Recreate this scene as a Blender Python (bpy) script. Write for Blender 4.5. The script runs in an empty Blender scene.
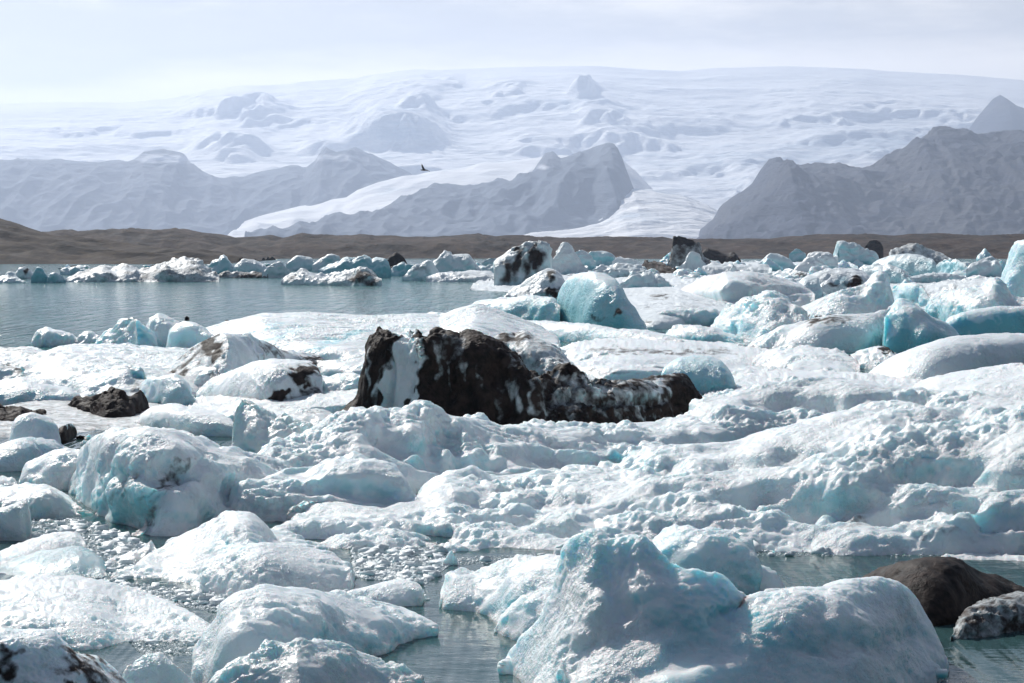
import bpy, math, random, time
import numpy as np
T0 = time.time()
random.seed(7)
C = bpy.context.scene.collection
F = 1991.0; H = 5.0; HX = 512.0; HY = 250.0      # lens, eye height above the lagoon, level horizon row
SUN_EL, SUN_AZ = 38.0, -30.0                      # degrees; azimuth measured from the view direction, minus = left

# ---------------------------------------------------------------- noise
_r = np.random.RandomState(11)
PERM = np.tile(_r.permutation(256), 3).astype(np.int32)
_g = _r.normal(size=(256, 3)); _g /= np.linalg.norm(_g, axis=1)[:, None]
GR = _g.astype(np.float32)
def pn(x, y, z):
    x = x.astype(np.float32); y = y.astype(np.float32); z = z.astype(np.float32)
    xi = np.floor(x); yi = np.floor(y); zi = np.floor(z)
    fx, fy, fz = x-xi, y-yi, z-zi
    xi = xi.astype(np.int32) & 255; yi = yi.astype(np.int32) & 255; zi = zi.astype(np.int32) & 255
    u = fx*fx*fx*(fx*(fx*6-15)+10); v = fy*fy*fy*(fy*(fy*6-15)+10); w = fz*fz*fz*(fz*(fz*6-15)+10)
    out = 0
    for a in (0, 1):
        px = PERM[xi+a]; wx = u if a else 1-u
        for b in (0, 1):
            py = PERM[px+yi+b]; wy = v if b else 1-v
            for c in (0, 1):
                g = GR[PERM[py+zi+c]]; wz = w if c else 1-w
                out = out + wx*wy*wz*(g[:, 0]*(fx-a)+g[:, 1]*(fy-b)+g[:, 2]*(fz-c))
    return out*1.7
def noise(P, wl, seed, an=(1, 1, 1)):
    s = seed*17.31
    return pn(P[:, 0]/(wl*an[0])+s, P[:, 1]/(wl*an[1])+s*1.7, P[:, 2]/(wl*an[2])-s*0.6)
def ridged(P, wl, seed, an=(1, 1, 1)):            # scooped cells between sharp crests
    return 0.55-1.6*np.abs(noise(P, wl, seed, an))

# ---------------------------------------------------------------- linking
def prop(o, label=None, cat=None, group=None, kind=None):
    if label: o['label'] = label
    if cat: o['category'] = cat
    if group: o['group'] = group
    if kind: o['kind'] = kind
    return o
def mesh_obj(name, V, Fc, mat, origin=None, attrs=None, smooth=True, parent=None):
    V = np.asarray(V, dtype=np.float32)
    if origin is not None: V = V - np.asarray(origin, dtype=np.float32)
    me = bpy.data.meshes.new(name)
    Fc = np.asarray(Fc, dtype=np.int32)
    k = Fc.shape[1]; n = len(Fc)
    me.vertices.add(len(V)); me.vertices.foreach_set('co', V.ravel())
    me.loops.add(n*k); me.loops.foreach_set('vertex_index', Fc.ravel())
    me.polygons.add(n); me.polygons.foreach_set('loop_start', np.arange(n, dtype=np.int32)*k)
    me.update(calc_edges=True)
    if smooth: me.polygons.foreach_set('use_smooth', np.ones(n, dtype=bool))
    for an, av in (attrs or {}).items():
        a = me.attributes.new(an, 'FLOAT', 'POINT'); a.data.foreach_set('value', av.astype(np.float32))
    if mat: me.materials.append(mat)
    o = bpy.data.objects.new(name, me); C.objects.link(o)
    if origin is not None: o.location = origin
    if parent: o.parent = parent
    return o
def vnormals(V, Fc):
    a, b, c, d = (V[Fc[:, i]] for i in range(4))
    fn = np.cross(c-a, d-b)
    N = np.zeros_like(V)
    for i in range(4):
        for j in range(3): N[:, j] += np.bincount(Fc[:, i], fn[:, j], len(V))
    return N/np.maximum(np.linalg.norm(N, axis=1), 1e-9)[:, None]

# ---------------------------------------------------------------- materials
class NT:
    def __init__(s, mat):
        mat.use_nodes = True; s.t = mat.node_tree; s.t.nodes.clear()
    def n(s, typ, **kw):
        nd = s.t.nodes.new(typ)
        for k, v in kw.items():
            if k.startswith('i_'): nd.inputs[k[2:].replace('_', ' ')].default_value = v
            else: setattr(nd, k, v)
        return nd
    def l(s, a, b): s.t.links.new(a, b)
    def math(s, op, a, b=None, clamp=False):
        nd = s.n('ShaderNodeMath', operation=op, use_clamp=clamp)
        for i, v in enumerate((a, b)):
            if v is None: continue
            if isinstance(v, (int, float)): nd.inputs[i].default_value = v
            else: s.l(v, nd.inputs[i])
        return nd.outputs[0]
    def mix(s, f, a, b):
        nd = s.n('ShaderNodeMix', data_type='RGBA')
        for i, v in ((0, f), (6, a), (7, b)):
            if isinstance(v, (int, float)): nd.inputs[i].default_value = v
            elif isinstance(v, tuple): nd.inputs[i].default_value = (*v, 1)
            else: s.l(v, nd.inputs[i])
        return nd.outputs[2]
    def noise(s, vec, scale, detail=4, rough=.55):
        nd = s.n('ShaderNodeTexNoise'); nd.inputs['Scale'].default_value = scale
        nd.inputs['Detail'].default_value = detail; nd.inputs['Roughness'].default_value = rough
        if vec is not None: s.l(vec, nd.inputs['Vector'])
        return nd.outputs['Fac']
    def step(s, v, lo, hi, a=0., b=1.):
        nd = s.n('ShaderNodeMapRange', interpolation_type='SMOOTHSTEP')
        s.l(v, nd.inputs[0])
        for i, x in enumerate((lo, hi, a, b)): nd.inputs[i+1].default_value = x
        return nd.outputs[0]
def out(nt, sh):
    o = nt.n('ShaderNodeOutputMaterial'); nt.l(sh, o.inputs['Surface'])

def ice_material(name, p, sss, clear=False, grain=1.0):
    """firn crust over glacier ice; p = metres that one grain patch spans"""
    m = bpy.data.materials.new(name); t = NT(m)
    co = t.n('ShaderNodeTexCoord').outputs['Object']
    ash = t.n('ShaderNodeAttribute', attribute_name='ash').outputs['Fac']
    tint = t.n('ShaderNodeAttribute', attribute_name='tint').outputs['Fac']
    n1 = t.noise(co, .10/p, 5, .6); n2 = t.noise(co, .35/p, 4, .65); n3 = t.noise(co, 1.0/p*.9, 3, .6)
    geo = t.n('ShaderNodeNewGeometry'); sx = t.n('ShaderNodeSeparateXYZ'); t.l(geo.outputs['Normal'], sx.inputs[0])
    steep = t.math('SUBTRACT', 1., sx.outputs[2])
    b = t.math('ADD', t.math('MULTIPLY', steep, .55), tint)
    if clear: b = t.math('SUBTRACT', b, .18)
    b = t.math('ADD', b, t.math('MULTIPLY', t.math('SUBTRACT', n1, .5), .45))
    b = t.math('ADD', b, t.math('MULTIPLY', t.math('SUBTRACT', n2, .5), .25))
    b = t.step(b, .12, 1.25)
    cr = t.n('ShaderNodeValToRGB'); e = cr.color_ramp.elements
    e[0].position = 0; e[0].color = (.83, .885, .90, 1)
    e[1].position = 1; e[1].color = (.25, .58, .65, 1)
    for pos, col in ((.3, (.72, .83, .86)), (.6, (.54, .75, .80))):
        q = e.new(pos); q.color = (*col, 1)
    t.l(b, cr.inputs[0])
    a = t.math('ADD', t.math('MULTIPLY', ash, 1.2), t.math('MULTIPLY', t.math('SUBTRACT', n2, .5), .95))
    a = t.math('ADD', a, t.math('MULTIPLY', t.math('SUBTRACT', n3, .5), .9))
    a2 = t.step(a, .16, 1.0); a3 = t.step(t.math('MULTIPLY', ash, 1.), .02, .25)
    a2 = t.math('MULTIPLY', a2, a3)
    dirt = t.mix(t.step(t.math('ADD', t.math('MULTIPLY', n2, .6), t.math('MULTIPLY', n3, .5)), .42, .72), (.005, .0035, .0035), (.048, .033, .028))
    grit = t.math('MULTIPLY', t.step(t.math('ADD', t.math('MULTIPLY', n1, .6), t.math('MULTIPLY', n3, .5)), .58, .72), .35)
    col = t.mix(grit, cr.outputs[0], (.50, .53, .55))
    col = t.mix(a2, col, dirt)
    ps = t.n('ShaderNodeBsdfPrincipled'); t.l(col, ps.inputs['Base Color'])
    ro = t.math('ADD', t.math('MULTIPLY', a2, .28), t.math('ADD', t.math('MULTIPLY', n2, .4), .16 if clear else .22)); t.l(ro, ps.inputs['Roughness'])
    ps.inputs['IOR'].default_value = 1.31
    w = t.math('MULTIPLY', t.math('SUBTRACT', 1., a2), t.math('ADD', .45, t.math('MULTIPLY', b, .9), True))
    if sss:
        t.l(w, ps.inputs['Subsurface Weight']); ps.inputs['Subsurface Radius'].default_value = (.25, .7, .85)
        ps.inputs['Subsurface Scale'].default_value = sss
    h = t.math('ADD', t.math('MULTIPLY', n3, .5), n2)
    fine = t.noise(co, 3.2/p, 2, .7); h = t.math('ADD', h, t.math('MULTIPLY', fine, .3*grain))
    bp = t.n('ShaderNodeBump'); t.l(t.step(n1, .38, .60, .18, 1.), bp.inputs['Strength']); bp.inputs['Distance'].default_value = p*.8
    t.l(h, bp.inputs['Height']); t.l(bp.outputs[0], ps.inputs['Normal'])
    t.l(t.math('MULTIPLY', t.math('SUBTRACT', 1., a2), .28), ps.inputs['Coat Weight']); ps.inputs['Coat Roughness'].default_value = .2; ps.inputs['Coat IOR'].default_value = 1.31
    cb = t.n('ShaderNodeBump'); cb.inputs['Strength'].default_value = 1; cb.inputs['Distance'].default_value = p*1.2
    t.l(t.noise(co, 1.6/p, 2, .8), cb.inputs['Height']); t.l(bp.outputs[0], cb.inputs['Normal']); t.l(cb.outputs[0], ps.inputs['Coat Normal'])
    if clear:
        ps.inputs['Transmission Weight'].default_value = .2
    out(t, ps.outputs[0]); return m
ICE = {}
def ice(p, clear=False):
    cls = 0 if p < .02 else 1 if p < .04 else 2 if p < .09 else 3
    key = (cls, clear)
    if key not in ICE:
        ICE[key] = ice_material('glacier_ice', (.10, .20, .45, 1.1)[cls], (.42, .55, 1., 0)[cls], clear)
    return ICE[key]

# ---------------------------------------------------------------- the ice builder
def gsm(a, s):
    if s < .4: return a
    r = int(3*s)+1; k = np.exp(-np.arange(-r, r+1)**2/(2*s*s)); k /= k.sum()
    return np.convolve(np.pad(a, r, mode='edge'), k, 'valid')
def loft(t, b, d=None, e=1.0, eb=1.2, k=.6, bk=.8, px=1.5, sm=1.2, und=0., rows=None, close=False, endp=.5, skirt=.35, **_):
    """one lump of ice: crest line and waterline (both read off the photo), d metres from the front to the crest"""
    t = np.array(t, float); b = np.array(b, float)
    for q in (t, b):                               # a crest may stand upright but not fold back
        for i_ in range(1, len(q)): q[i_, 0] = max(q[i_, 0], q[i_-1, 0]+.4)
    x0, x1 = t[0, 0], t[-1, 0]
    n = max(12, int((x1-x0)/px))
    us = np.linspace(x0, x1, n)
    yt = gsm(np.interp(us, t[:, 0], t[:, 1]), sm/px*1.0); yb = gsm(np.interp(us, b[:, 0], b[:, 1]), min(14, max(3, .06*(x1-x0)))/px)
    yb = np.maximum(yb, np.maximum(yt+1.0, HY+5))
    Yf = F*H/(yb-HY)
    Ym = np.where(yt > HY+1, F*H/np.maximum(yt-HY, 1), 1e9)
    W = (x1-x0)/F*np.median(Yf)
    if d is None: d = W*.35
    s = np.abs(np.linspace(-1, 1, n)); env = np.maximum((1-s**2.6), 0)**endp
    dd = np.minimum(d, k*(Ym-Yf))
    Z0 = H-(yt-HY)/F*(Yf+dd); env[0] = env[-1] = 0.; dd = np.maximum(dd, 0.02)*env
    Yr = Yf+dd
    Zr = np.minimum(H-(yt-HY)/F*Yr, np.maximum(Z0, .02)*1.06+.01)
    bd = np.maximum(bk*dd, .25*Zr*env)
    nf = rows or int(np.clip((yb-yt).max()/px*1.25+8, 10, 170)); nb = max(5, nf//3)
    th = np.concatenate([np.linspace(0, math.pi/2, nf), math.pi/2+np.linspace(0, math.pi/2, nb+1)[1:]])
    c, si = np.abs(np.cos(th)), np.sin(th)
    fr = th <= math.pi/2+1e-6
    ee = np.where(fr, e, eb)
    cc = c**ee; ss = si**ee
    Y = np.where(fr[None, :], Yf[:, None]+dd[:, None]*(1-cc)[None, :], Yr[:, None]+bd[:, None]*cc[None, :])
    Z = -skirt+(Zr[:, None]+skirt)*ss[None, :]
    if und: Y = Y+np.where(fr[None, :], und*dd[:, None]*(1-ss[None, :])**1.5, 0)
    X = (us[:, None]-HX)/F*np.where(fr[None, :], Y, Yr[:, None]+(Y-Yr[:, None])*.3)
    V = np.stack([X, Y, Z], -1).reshape(-1, 3)
    m = len(th)
    ew = np.clip(np.minimum(np.arange(n), n-1-np.arange(n))/3., 0, 1); ew = np.repeat(ew[:, None], m, 1).ravel()
    i, j = np.meshgrid(np.arange(n-1), np.arange(m-1), indexing='ij')
    q = (i*m+j).ravel()
    Fc = np.stack([q, q+m, q+m+1, q+1], -1)
    if close:
        i = np.arange(n-1)
        Fc = np.concatenate([Fc, np.stack([i*m+m-1, (i+1)*m+m-1, (i+1)*m, i*m], -1)])
        for i0, fl in ((0, 0), (n-1, 1)):
            j = np.arange(0, m//2)
            f2 = np.stack([i0*m+j, i0*m+j+1, i0*m+m-2-j, i0*m+m-1-j], -1)
            Fc = np.concatenate([Fc, f2[:, ::-1] if fl else f2])
    return V, Fc, float(np.median(Yr)), float(Zr.max()), ew
def remesh(V, Fc, vox):
    o = mesh_obj('tmp', V, Fc, None)
    md = o.modifiers.new('r', 'REMESH'); md.mode = 'VOXEL'; md.voxel_size = vox; md.adaptivity = 0
    md = o.modifiers.new('s', 'SMOOTH'); md.iterations = 4; md.factor = .5
    dg = bpy.context.evaluated_depsgraph_get(); dg.update()
    me = o.evaluated_get(dg).to_mesh()
    n = len(me.vertices); W = np.empty(n*3, np.float32); me.vertices.foreach_get('co', W)
    L = np.empty(len(me.loops), np.int32); me.loops.foreach_get('vertex_index', L)
    lt = np.empty(len(me.polygons), np.int32); me.polygons.foreach_get('loop_total', lt)
    assert (lt == 4).all()
    o.evaluated_get(dg).to_mesh_clear()
    md_ = o.data; bpy.data.objects.remove(o); bpy.data.meshes.remove(md_)
    W = W.reshape(-1, 3); Q = L.reshape(-1, 4)
    keep = W[Q, 2].max(1) > -.12
    Q = Q[keep]; used = np.unique(Q); mp = np.zeros(n, np.int32); mp[used] = np.arange(len(used))
    return W[used].astype(float), mp[Q]
SEED = [1]
REG = []
def berg(label, lobes, cat='iceberg', name='iceberg', group=None, ash=0., tint=0., spots=(), rough=1., big=1., an=(1, 1, 1), ridge=1.,
         clear=False, vox=None, detail=1., dents=(), cuts=None, **kw):
    if isinstance(lobes, dict): lobes = [lobes]
    SEED[0] += 1; sd = SEED[0]
    multi = len(lobes) > 1
    Vs, Fs, off, Yr, EW = [], [], 0, [], 1.
    zz = []
    for lb in lobes:
        q = dict(kw); q.update(lb)
        V, Fc, yr, zr, ew = loft(close=multi, **q)
        if not multi: EW = ew
        Vs.append(V); Fs.append(Fc+off); off += len(V); Yr.append(yr); zz.append(zr)
    V = np.concatenate(Vs); Fc = np.concatenate(Fs); p = float(np.mean(Yr))/F; S = max(max(zz), 6*p)
    if multi: V, Fc = remesh(V, Fc, (vox or 1.7)*p)
    # relief: broad lumps first, then scooped melt cells, then grain, each a share of the lump it sits on
    N = vnormals(V, Fc)
    hp = min(S/p, 110)                             # height in pixels of detail available
    D = np.zeros(len(V))
    for wl, am in ((.9, .11), (.42, .07)):
        D += S*am*big*noise(V, S*wl, sd, an)
    D += p*big*(2.6*noise(V, p*80, sd+31, an)+1.6*noise(V, p*34, sd+32, an))
    V = V+N*(D*EW)[:, None]*np.array([1, 1, .45])
    if cuts is None: cuts = 0 if (multi or S < 14*p or rough < .5 or max(ash, 0) > .8) else 4
    rc_ = np.random.RandomState(sd)
    for _ in range(cuts):                          # fracture faces
        a_ = rc_.uniform(0, 6.28); ez = rc_.uniform(.1, 1.2)
        n_ = np.array([math.cos(a_), math.sin(a_), ez]); n_ /= np.linalg.norm(n_)
        h_ = V@n_; of = h_.max()-rc_.uniform(.02, .09)*(h_.max()-h_.min())
        V = V-n_*(np.clip(h_-of, 0, None)*.93*EW)[:, None]
    if dents:
        pxx = HX+F*V[:, 0]/V[:, 1]; pyy = HY+F*(H-V[:, 2])/V[:, 1]; D = np.zeros(len(V)); q_ = V/(p*40)
        vw = np.array([0, 0, H])-V; vw /= np.linalg.norm(vw, axis=1)[:, None]; fw = np.clip((N*vw).sum(1)*4, 0, 1)
        for (cx, cy, rx, ry, dm) in dents:
            dx = pxx-cx+rx*.8*pn(q_[:, 0], q_[:, 1], q_[:, 2]+cx); dy = pyy-cy+ry*.8*pn(q_[:, 1]+9, q_[:, 2], q_[:, 0]+cy)
            g = np.exp(-((dx/rx)**2+(dy/ry)**2)**1.6); D -= dm*g*fw
        V = V+(N*.6+np.array([0, -.25, .75])*.6)*(D*EW)[:, None]
    N = vnormals(V, Fc); D = np.zeros(len(V))
    wpx = max(hp*.42, 16)
    i = 0
    while wpx > 2.3:
        am = wpx*(.12 if wpx > 9 else .18)*rough*p
        cell = (-ridged(V, wpx*p, sd+3+i, an), ridged(V, wpx*p, sd+3+i, an), noise(V, wpx*p, sd+3+i, an))[(i+sd) % 3]
        D += am*(cell*ridge+(1-ridge)*noise(V, wpx*p, sd+9+i, an)); wpx *= .5; i += 1
    mod = .35+1.25*np.clip(noise(V, S*1.1, sd+50)*1.3+.38, 0, 1)   # smoother and rougher patches
    V = V+N*(D*mod*detail*EW)[:, None]
    pxx = HX+F*V[:, 0]/V[:, 1]; pyy = HY+F*(H-V[:, 2])/V[:, 1]
    A = np.full(len(V), float(ash)); Tn = np.full(len(V), float(tint))
    for s in spots:
        cx, cy, rx, ry, v = s[:5]; ang = math.radians(s[6]) if len(s) > 6 else 0
        if cy < -900: continue
        q_ = V/(p*13); wv = min(rx, ry, 16)*1.1+1.5
        dx = pxx-cx+wv*pn(q_[:, 0], q_[:, 1], q_[:, 2]); dy = pyy-cy+wv*pn(q_[:, 1]+9, q_[:, 2], q_[:, 0])+wv*.5*pn(q_[:, 0]*3, q_[:, 1]*3, q_[:, 2]*3)
        ux, uy = dx*math.cos(ang)+dy*math.sin(ang), -dx*math.sin(ang)+dy*math.cos(ang)
        g = np.exp(-((ux/rx)**2+(uy/ry)**2)**1.5)
        if len(s) > 5 and s[5] == 't': Tn += v*g
        else: A += v*g
    org = (float((V[:, 0].min()+V[:, 0].max())/2), float(np.median(V[:, 1])), 0.)
    o = mesh_obj(name, V, Fc, ice(p, clear), org, {'ash': np.clip(A, 0, 1.5), 'tint': Tn})
    prop(o, label, cat, group)
    REG.append((o, len(Fc)))
    return o
def L(t, b, **kw): return dict(t=t, b=b, **kw)
# ================================================================ near ice
B = berg
# --- front right hero
B('large teal iceberg with two peaks and a saddle, nearest the camera in open water', [
  L([(500,655),(515,640),(538,618),(552,600),(558,585),(557,562),(563,546),(580,535),(595,530),(608,538),(625,540),(640,536),(650,546),(672,560),(700,567),(722,576),(730,590),(745,602),(775,612),(800,625)],
    [(500,672),(540,700),(600,722),(700,730),(800,705)], d=1.6, e=1.6, eb=1.5, k=.7, bk=.7, sm=2),
  L([(560,650),(590,615),(615,575),(632,548),(645,545),(665,560),(700,600),(750,650)], [(560,712),(640,722),(750,712)], d=1.5, e=1.5, k=.6, sm=4),
  L([(664,690),(700,650),(735,612),(760,596),(790,588),(822,587),(832,580),(852,576),(880,577),(900,582),(920,597),(938,616),(949,645)],
    [(664,726),(780,724),(860,706),(949,672)], d=1.5, e=1.1, k=.62, bk=1, sm=2),
  L([(530,668),(570,640),(640,622),(700,616),(760,606),(830,598),(900,606),(942,650)], [(530,705),(600,735),(680,742),(860,718),(942,684)], d=1.7, e=1.25, k=.62, sm=4),
  L([(840,655),(862,645),(890,652),(915,655),(945,662)], [(840,690),(890,697),(945,680)], d=.5, e=.9)],
  tint=.2, spots=[(600,640,50,60,-.5,'t'),(570,590,20,40,-.35,'t'),(720,640,110,60,.35,'t'),(720,560,60,40,.15,'t'),(850,600,70,30,-.3,'t')], rough=.6, big=.6, vox=1.8, dents=[(605,585,22,26,.15),(700,640,45,30,.12),(855,640,60,14,.15)])  # tint spots paint the sunlit left whiter, the shaded middle bluer
B('rounded pale teal iceberg behind the saddle of the two-peaked one', L(
  [(640,560),(648,537),(660,528),(675,524),(700,525),(716,529),(730,531),(746,536),(754,543),(757,565),(760,585)], [(640,590),(700,602),(760,598)], d=1.1, e=.7, sm=1.5), tint=.3, rough=.7)
B('small low white ice lump beside the rounded teal iceberg', L([(735,585),(742,573),(758,567),(772,567),(783,575),(787,585)], [(735,600),(787,596)], d=.5), tint=.1)
B('flat white ice lump between the two-peaked iceberg and the dark water channel', L([(748,600),(765,590),(790,587),(815,588),(826,594)], [(748,612),(826,606)], d=.5), tint=.05)
B('white ice lump with a blunt nose left of the two-peaked iceberg', L(
  [(439,590),(443,578),(447,568),(455,565),(475,570),(490,566),(505,561),(530,557),(548,555),(575,556),(590,560)],
  [(439,607),(460,612),(480,615),(500,622),(520,632),(590,640)], d=1.6, e=.8, k=.7), tint=.12, spots=[(530,605,50,12,.4,'t')], rough=.8)
B('small rounded ice lump under the blunt nosed white one', L([(494,628),(498,610),(508,600),(525,595),(545,594),(575,600)], [(494,632),(530,645),(575,650)], d=.6, e=.7), tint=.12)
B('tiny upright white ice shard at the edge of the slush', L([(442,562),(446,558),(449,551),(452,549),(454,556),(458,560)], [(442,566),(458,565)], d=.12, px=.8), tint=-.1, detail=.3, big=.2)
# --- dark pair, right
B('smooth black ash covered iceberg beside the teal one', L(
  [(845,580),(862,575),(880,569),(900,562),(925,558),(950,557),(962,558),(970,565),(980,572),(1000,574),(1015,580),(1040,588)],
  [(845,592),(900,625),(945,628),(990,612),(1040,600)], d=1.4, e=.9, k=.6), ash=1.4, rough=.35, big=.6)
B('brown crystalline ice lump at the waterline before the black iceberg', L(
  [(950,632),(958,618),(966,608),(980,602),(1000,595),(1020,590),(1050,588)], [(950,642),(985,638),(1020,632),(1050,628)], d=.9, e=.7, k=.7), ash=.62, rough=1.5, ridge=1)
B('thin white floe edge floating behind the black iceberg', L([(938,556),(950,553),(985,552),(1010,555),(1040,554)], [(938,561),(1040,563)], d=.8, e=.6, k=.8), name='ice_floe', cat='ice floe')
# --- front left
B('broad white floe with a torn point in the left front, beside the slush', [L(
  [(108,572),(130,563),(145,554),(165,543),(195,531),(215,520),(226,513),(236,511),(250,514),(262,527),(272,543),(300,550),(330,549),(350,549),(354,556)],
  [(108,578),(150,585),(200,591),(250,603),(300,600),(354,590)], d=3.2, e=1.1, k=.75, sm=1.5),
  L([(200,560),(230,548),(260,542),(290,545),(330,552),(352,556)], [(200,592),(260,605),(352,592)], d=1.6, e=.8, k=.6)],
  name='ice_floe', cat='ice floe', tint=-.02, rough=.7, big=.5, spots=[(235,545,30,9,.5,'t')])
B('small upright clear ice block on the tip of the torn white floe', L([(335,584),(338,577),(344,575),(350,577),(353,586)], [(335,591),(353,591)], d=.3, px=.9, e=.6), tint=.1, name='ice_block', cat='ice block', detail=.4)
B('thin clear pointed ice plate lying in the slush', L([(100,560),(120,556),(140,548),(153,537),(157,545)], [(100,566),(130,567),(157,560)], d=.8, e=.8, k=.8), tint=.25, clear=True, name='ice_plate', cat='ice plate', detail=.6)
B('long low lumpy white floe with teal undercut at its near edge, left front', [L(
  [(-60,578),(0,580),(30,579),(60,580),(90,585),(130,596),(180,606),(212,616),(222,628)],
  [(-60,640),(0,645),(60,650),(100,652),(130,643),(175,646),(222,640)], d=3, e=.55, k=.8, sm=1.5)],
  name='ice_floe', cat='ice floe', rough=1.1, big=.5, spots=[(85,640,60,8,.5,'t')])
B('white iceberg flecked with black ash in the bottom left corner', L(
  [(-60,632),(-10,628),(30,628),(50,632),(63,642),(75,652),(92,654),(100,655),(110,665),(128,680),(150,700)],
  [(-60,770),(60,765),(150,730)], d=1.0, e=.9, k=.5), rough=1., spots=[(4,665,14,20,.8),(80,668,30,18,.78,'a',30),(30,690,22,12,.35),(122,684,10,12,.55)], tint=.05)
B('small clear ice lump between the ash flecked iceberg and the flat nosed floe', L([(118,685),(124,668),(140,656),(160,651),(175,655),(186,668),(198,690)], [(118,715),(198,712)], d=.5, e=1.1), tint=.22, clear=True, rough=1.2, name='ice_block', cat='ice block')
B('white iceberg with a long blunt snout reaching right over dark water', [L(
  [(192,655),(198,640),(212,618),(224,602),(240,592),(262,587),(290,587),(318,589),(350,597),(378,601),(405,603),(425,606),(435,612),(434,622)],
  [(192,680),(230,700),(300,690),(350,668),(400,650),(434,634)], d=1.9, e=.8, k=.6, und=.25, sm=1.5),
  L([(335,600),(345,592),(365,587),(382,583),(396,580),(410,582),(420,586),(422,592)], [(335,610),(422,606)], d=.7, e=.8, k=.7)],
  tint=.05, rough=.65, spots=[(340,640,90,16,.4,'t'),(350,620,60,12,.1)])
B('sparkling greenish grainy iceberg below the snouted white one', L(
  [(196,690),(215,668),(245,655),(270,645),(298,638),(320,641),(345,647),(372,656),(388,662),(405,657),(415,661),(425,672)],
  [(196,740),(300,752),(425,710)], d=1.2, e=1.1, k=.6), tint=.28, rough=1.25, clear=True)
# --- left edge slabs
B('upright clear glassy slab standing at the left edge', L([(-40,500),(-15,505),(0,507),(12,505),(27,498),(30,505),(31,530)], [(-40,540),(31,541)], d=.5, e=.35, k=.6, endp=.15), tint=.12, clear=True, name='ice_slab', cat='ice slab', detail=.45, big=.4)
B('clear ice block with rounded top right of the glassy upright slab', L([(26,500),(35,492),(50,488),(62,494),(72,503),(80,512)], [(26,519),(60,519),(80,517)], d=.8, e=.5, k=.6), tint=.28, clear=True, name='ice_slab', cat='ice slab', detail=.6)
B('low snowy shelf behind the clear slabs', L([(-40,488),(0,487),(20,485),(45,484),(60,490),(75,498),(82,504)], [(-40,505),(82,510)], d=1.6, e=.6, k=.8), name='ice_floe', cat='ice floe', rough=.8)
B('curved white lip of a mostly sunken teal floe at the left edge', L([(-50,565),(-10,556),(10,547),(30,540),(50,534),(75,529),(86,532)], [(-50,582),(0,574),(30,566),(86,552)], d=1.6, e=.7, k=.7), name='ice_floe', cat='ice floe', tint=.1, rough=.5, spots=[(40,560,60,9,.5,'t')])
B('teal sunken apron of ice awash at the water surface, left edge', L([(-50,572),(0,562),(40,552),(80,546),(100,552),(108,560)], [(-50,586),(60,586),(108,580)], d=2, e=1.2, k=.93), tint=.85, name='ice_floe', cat='ice floe', clear=True, rough=.3, detail=.5)
# --- the rounded berg + long ridge
B('massive rounded iceberg with teal undercut belly and dark veins', [L(
  [(59,478),(64,468),(72,459),(82,449),(94,441),(112,434),(130,430),(150,428),(172,429),(188,433),(205,438),(218,446),(228,462),(234,480)],
  [(59,482),(75,500),(95,520),(115,535),(140,542),(170,537),(205,526),(234,512)], d=3.6, e=.95, k=.66, und=.4, sm=1.5),
  L([(128,532),(142,508),(156,486),(172,466),(190,454),(212,447),(240,450),(262,455),(285,462),(300,470)], [(130,538),(170,537),(230,520),(300,505)], d=2.4, e=.9, k=.6)],
  tint=.08, rough=1.0, big=1.2, dents=[(160,470,26,12,.3),(235,490,24,12,.3),(120,470,14,14,.2)], spots=[(130,505,60,28,.3,'t'),(168,480,36,7,.6,'a',-42),(120,490,26,5,.45,'a',-50),(150,515,20,5,.45,'a',-50),(140,445,70,12,-.25,'t')])
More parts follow.
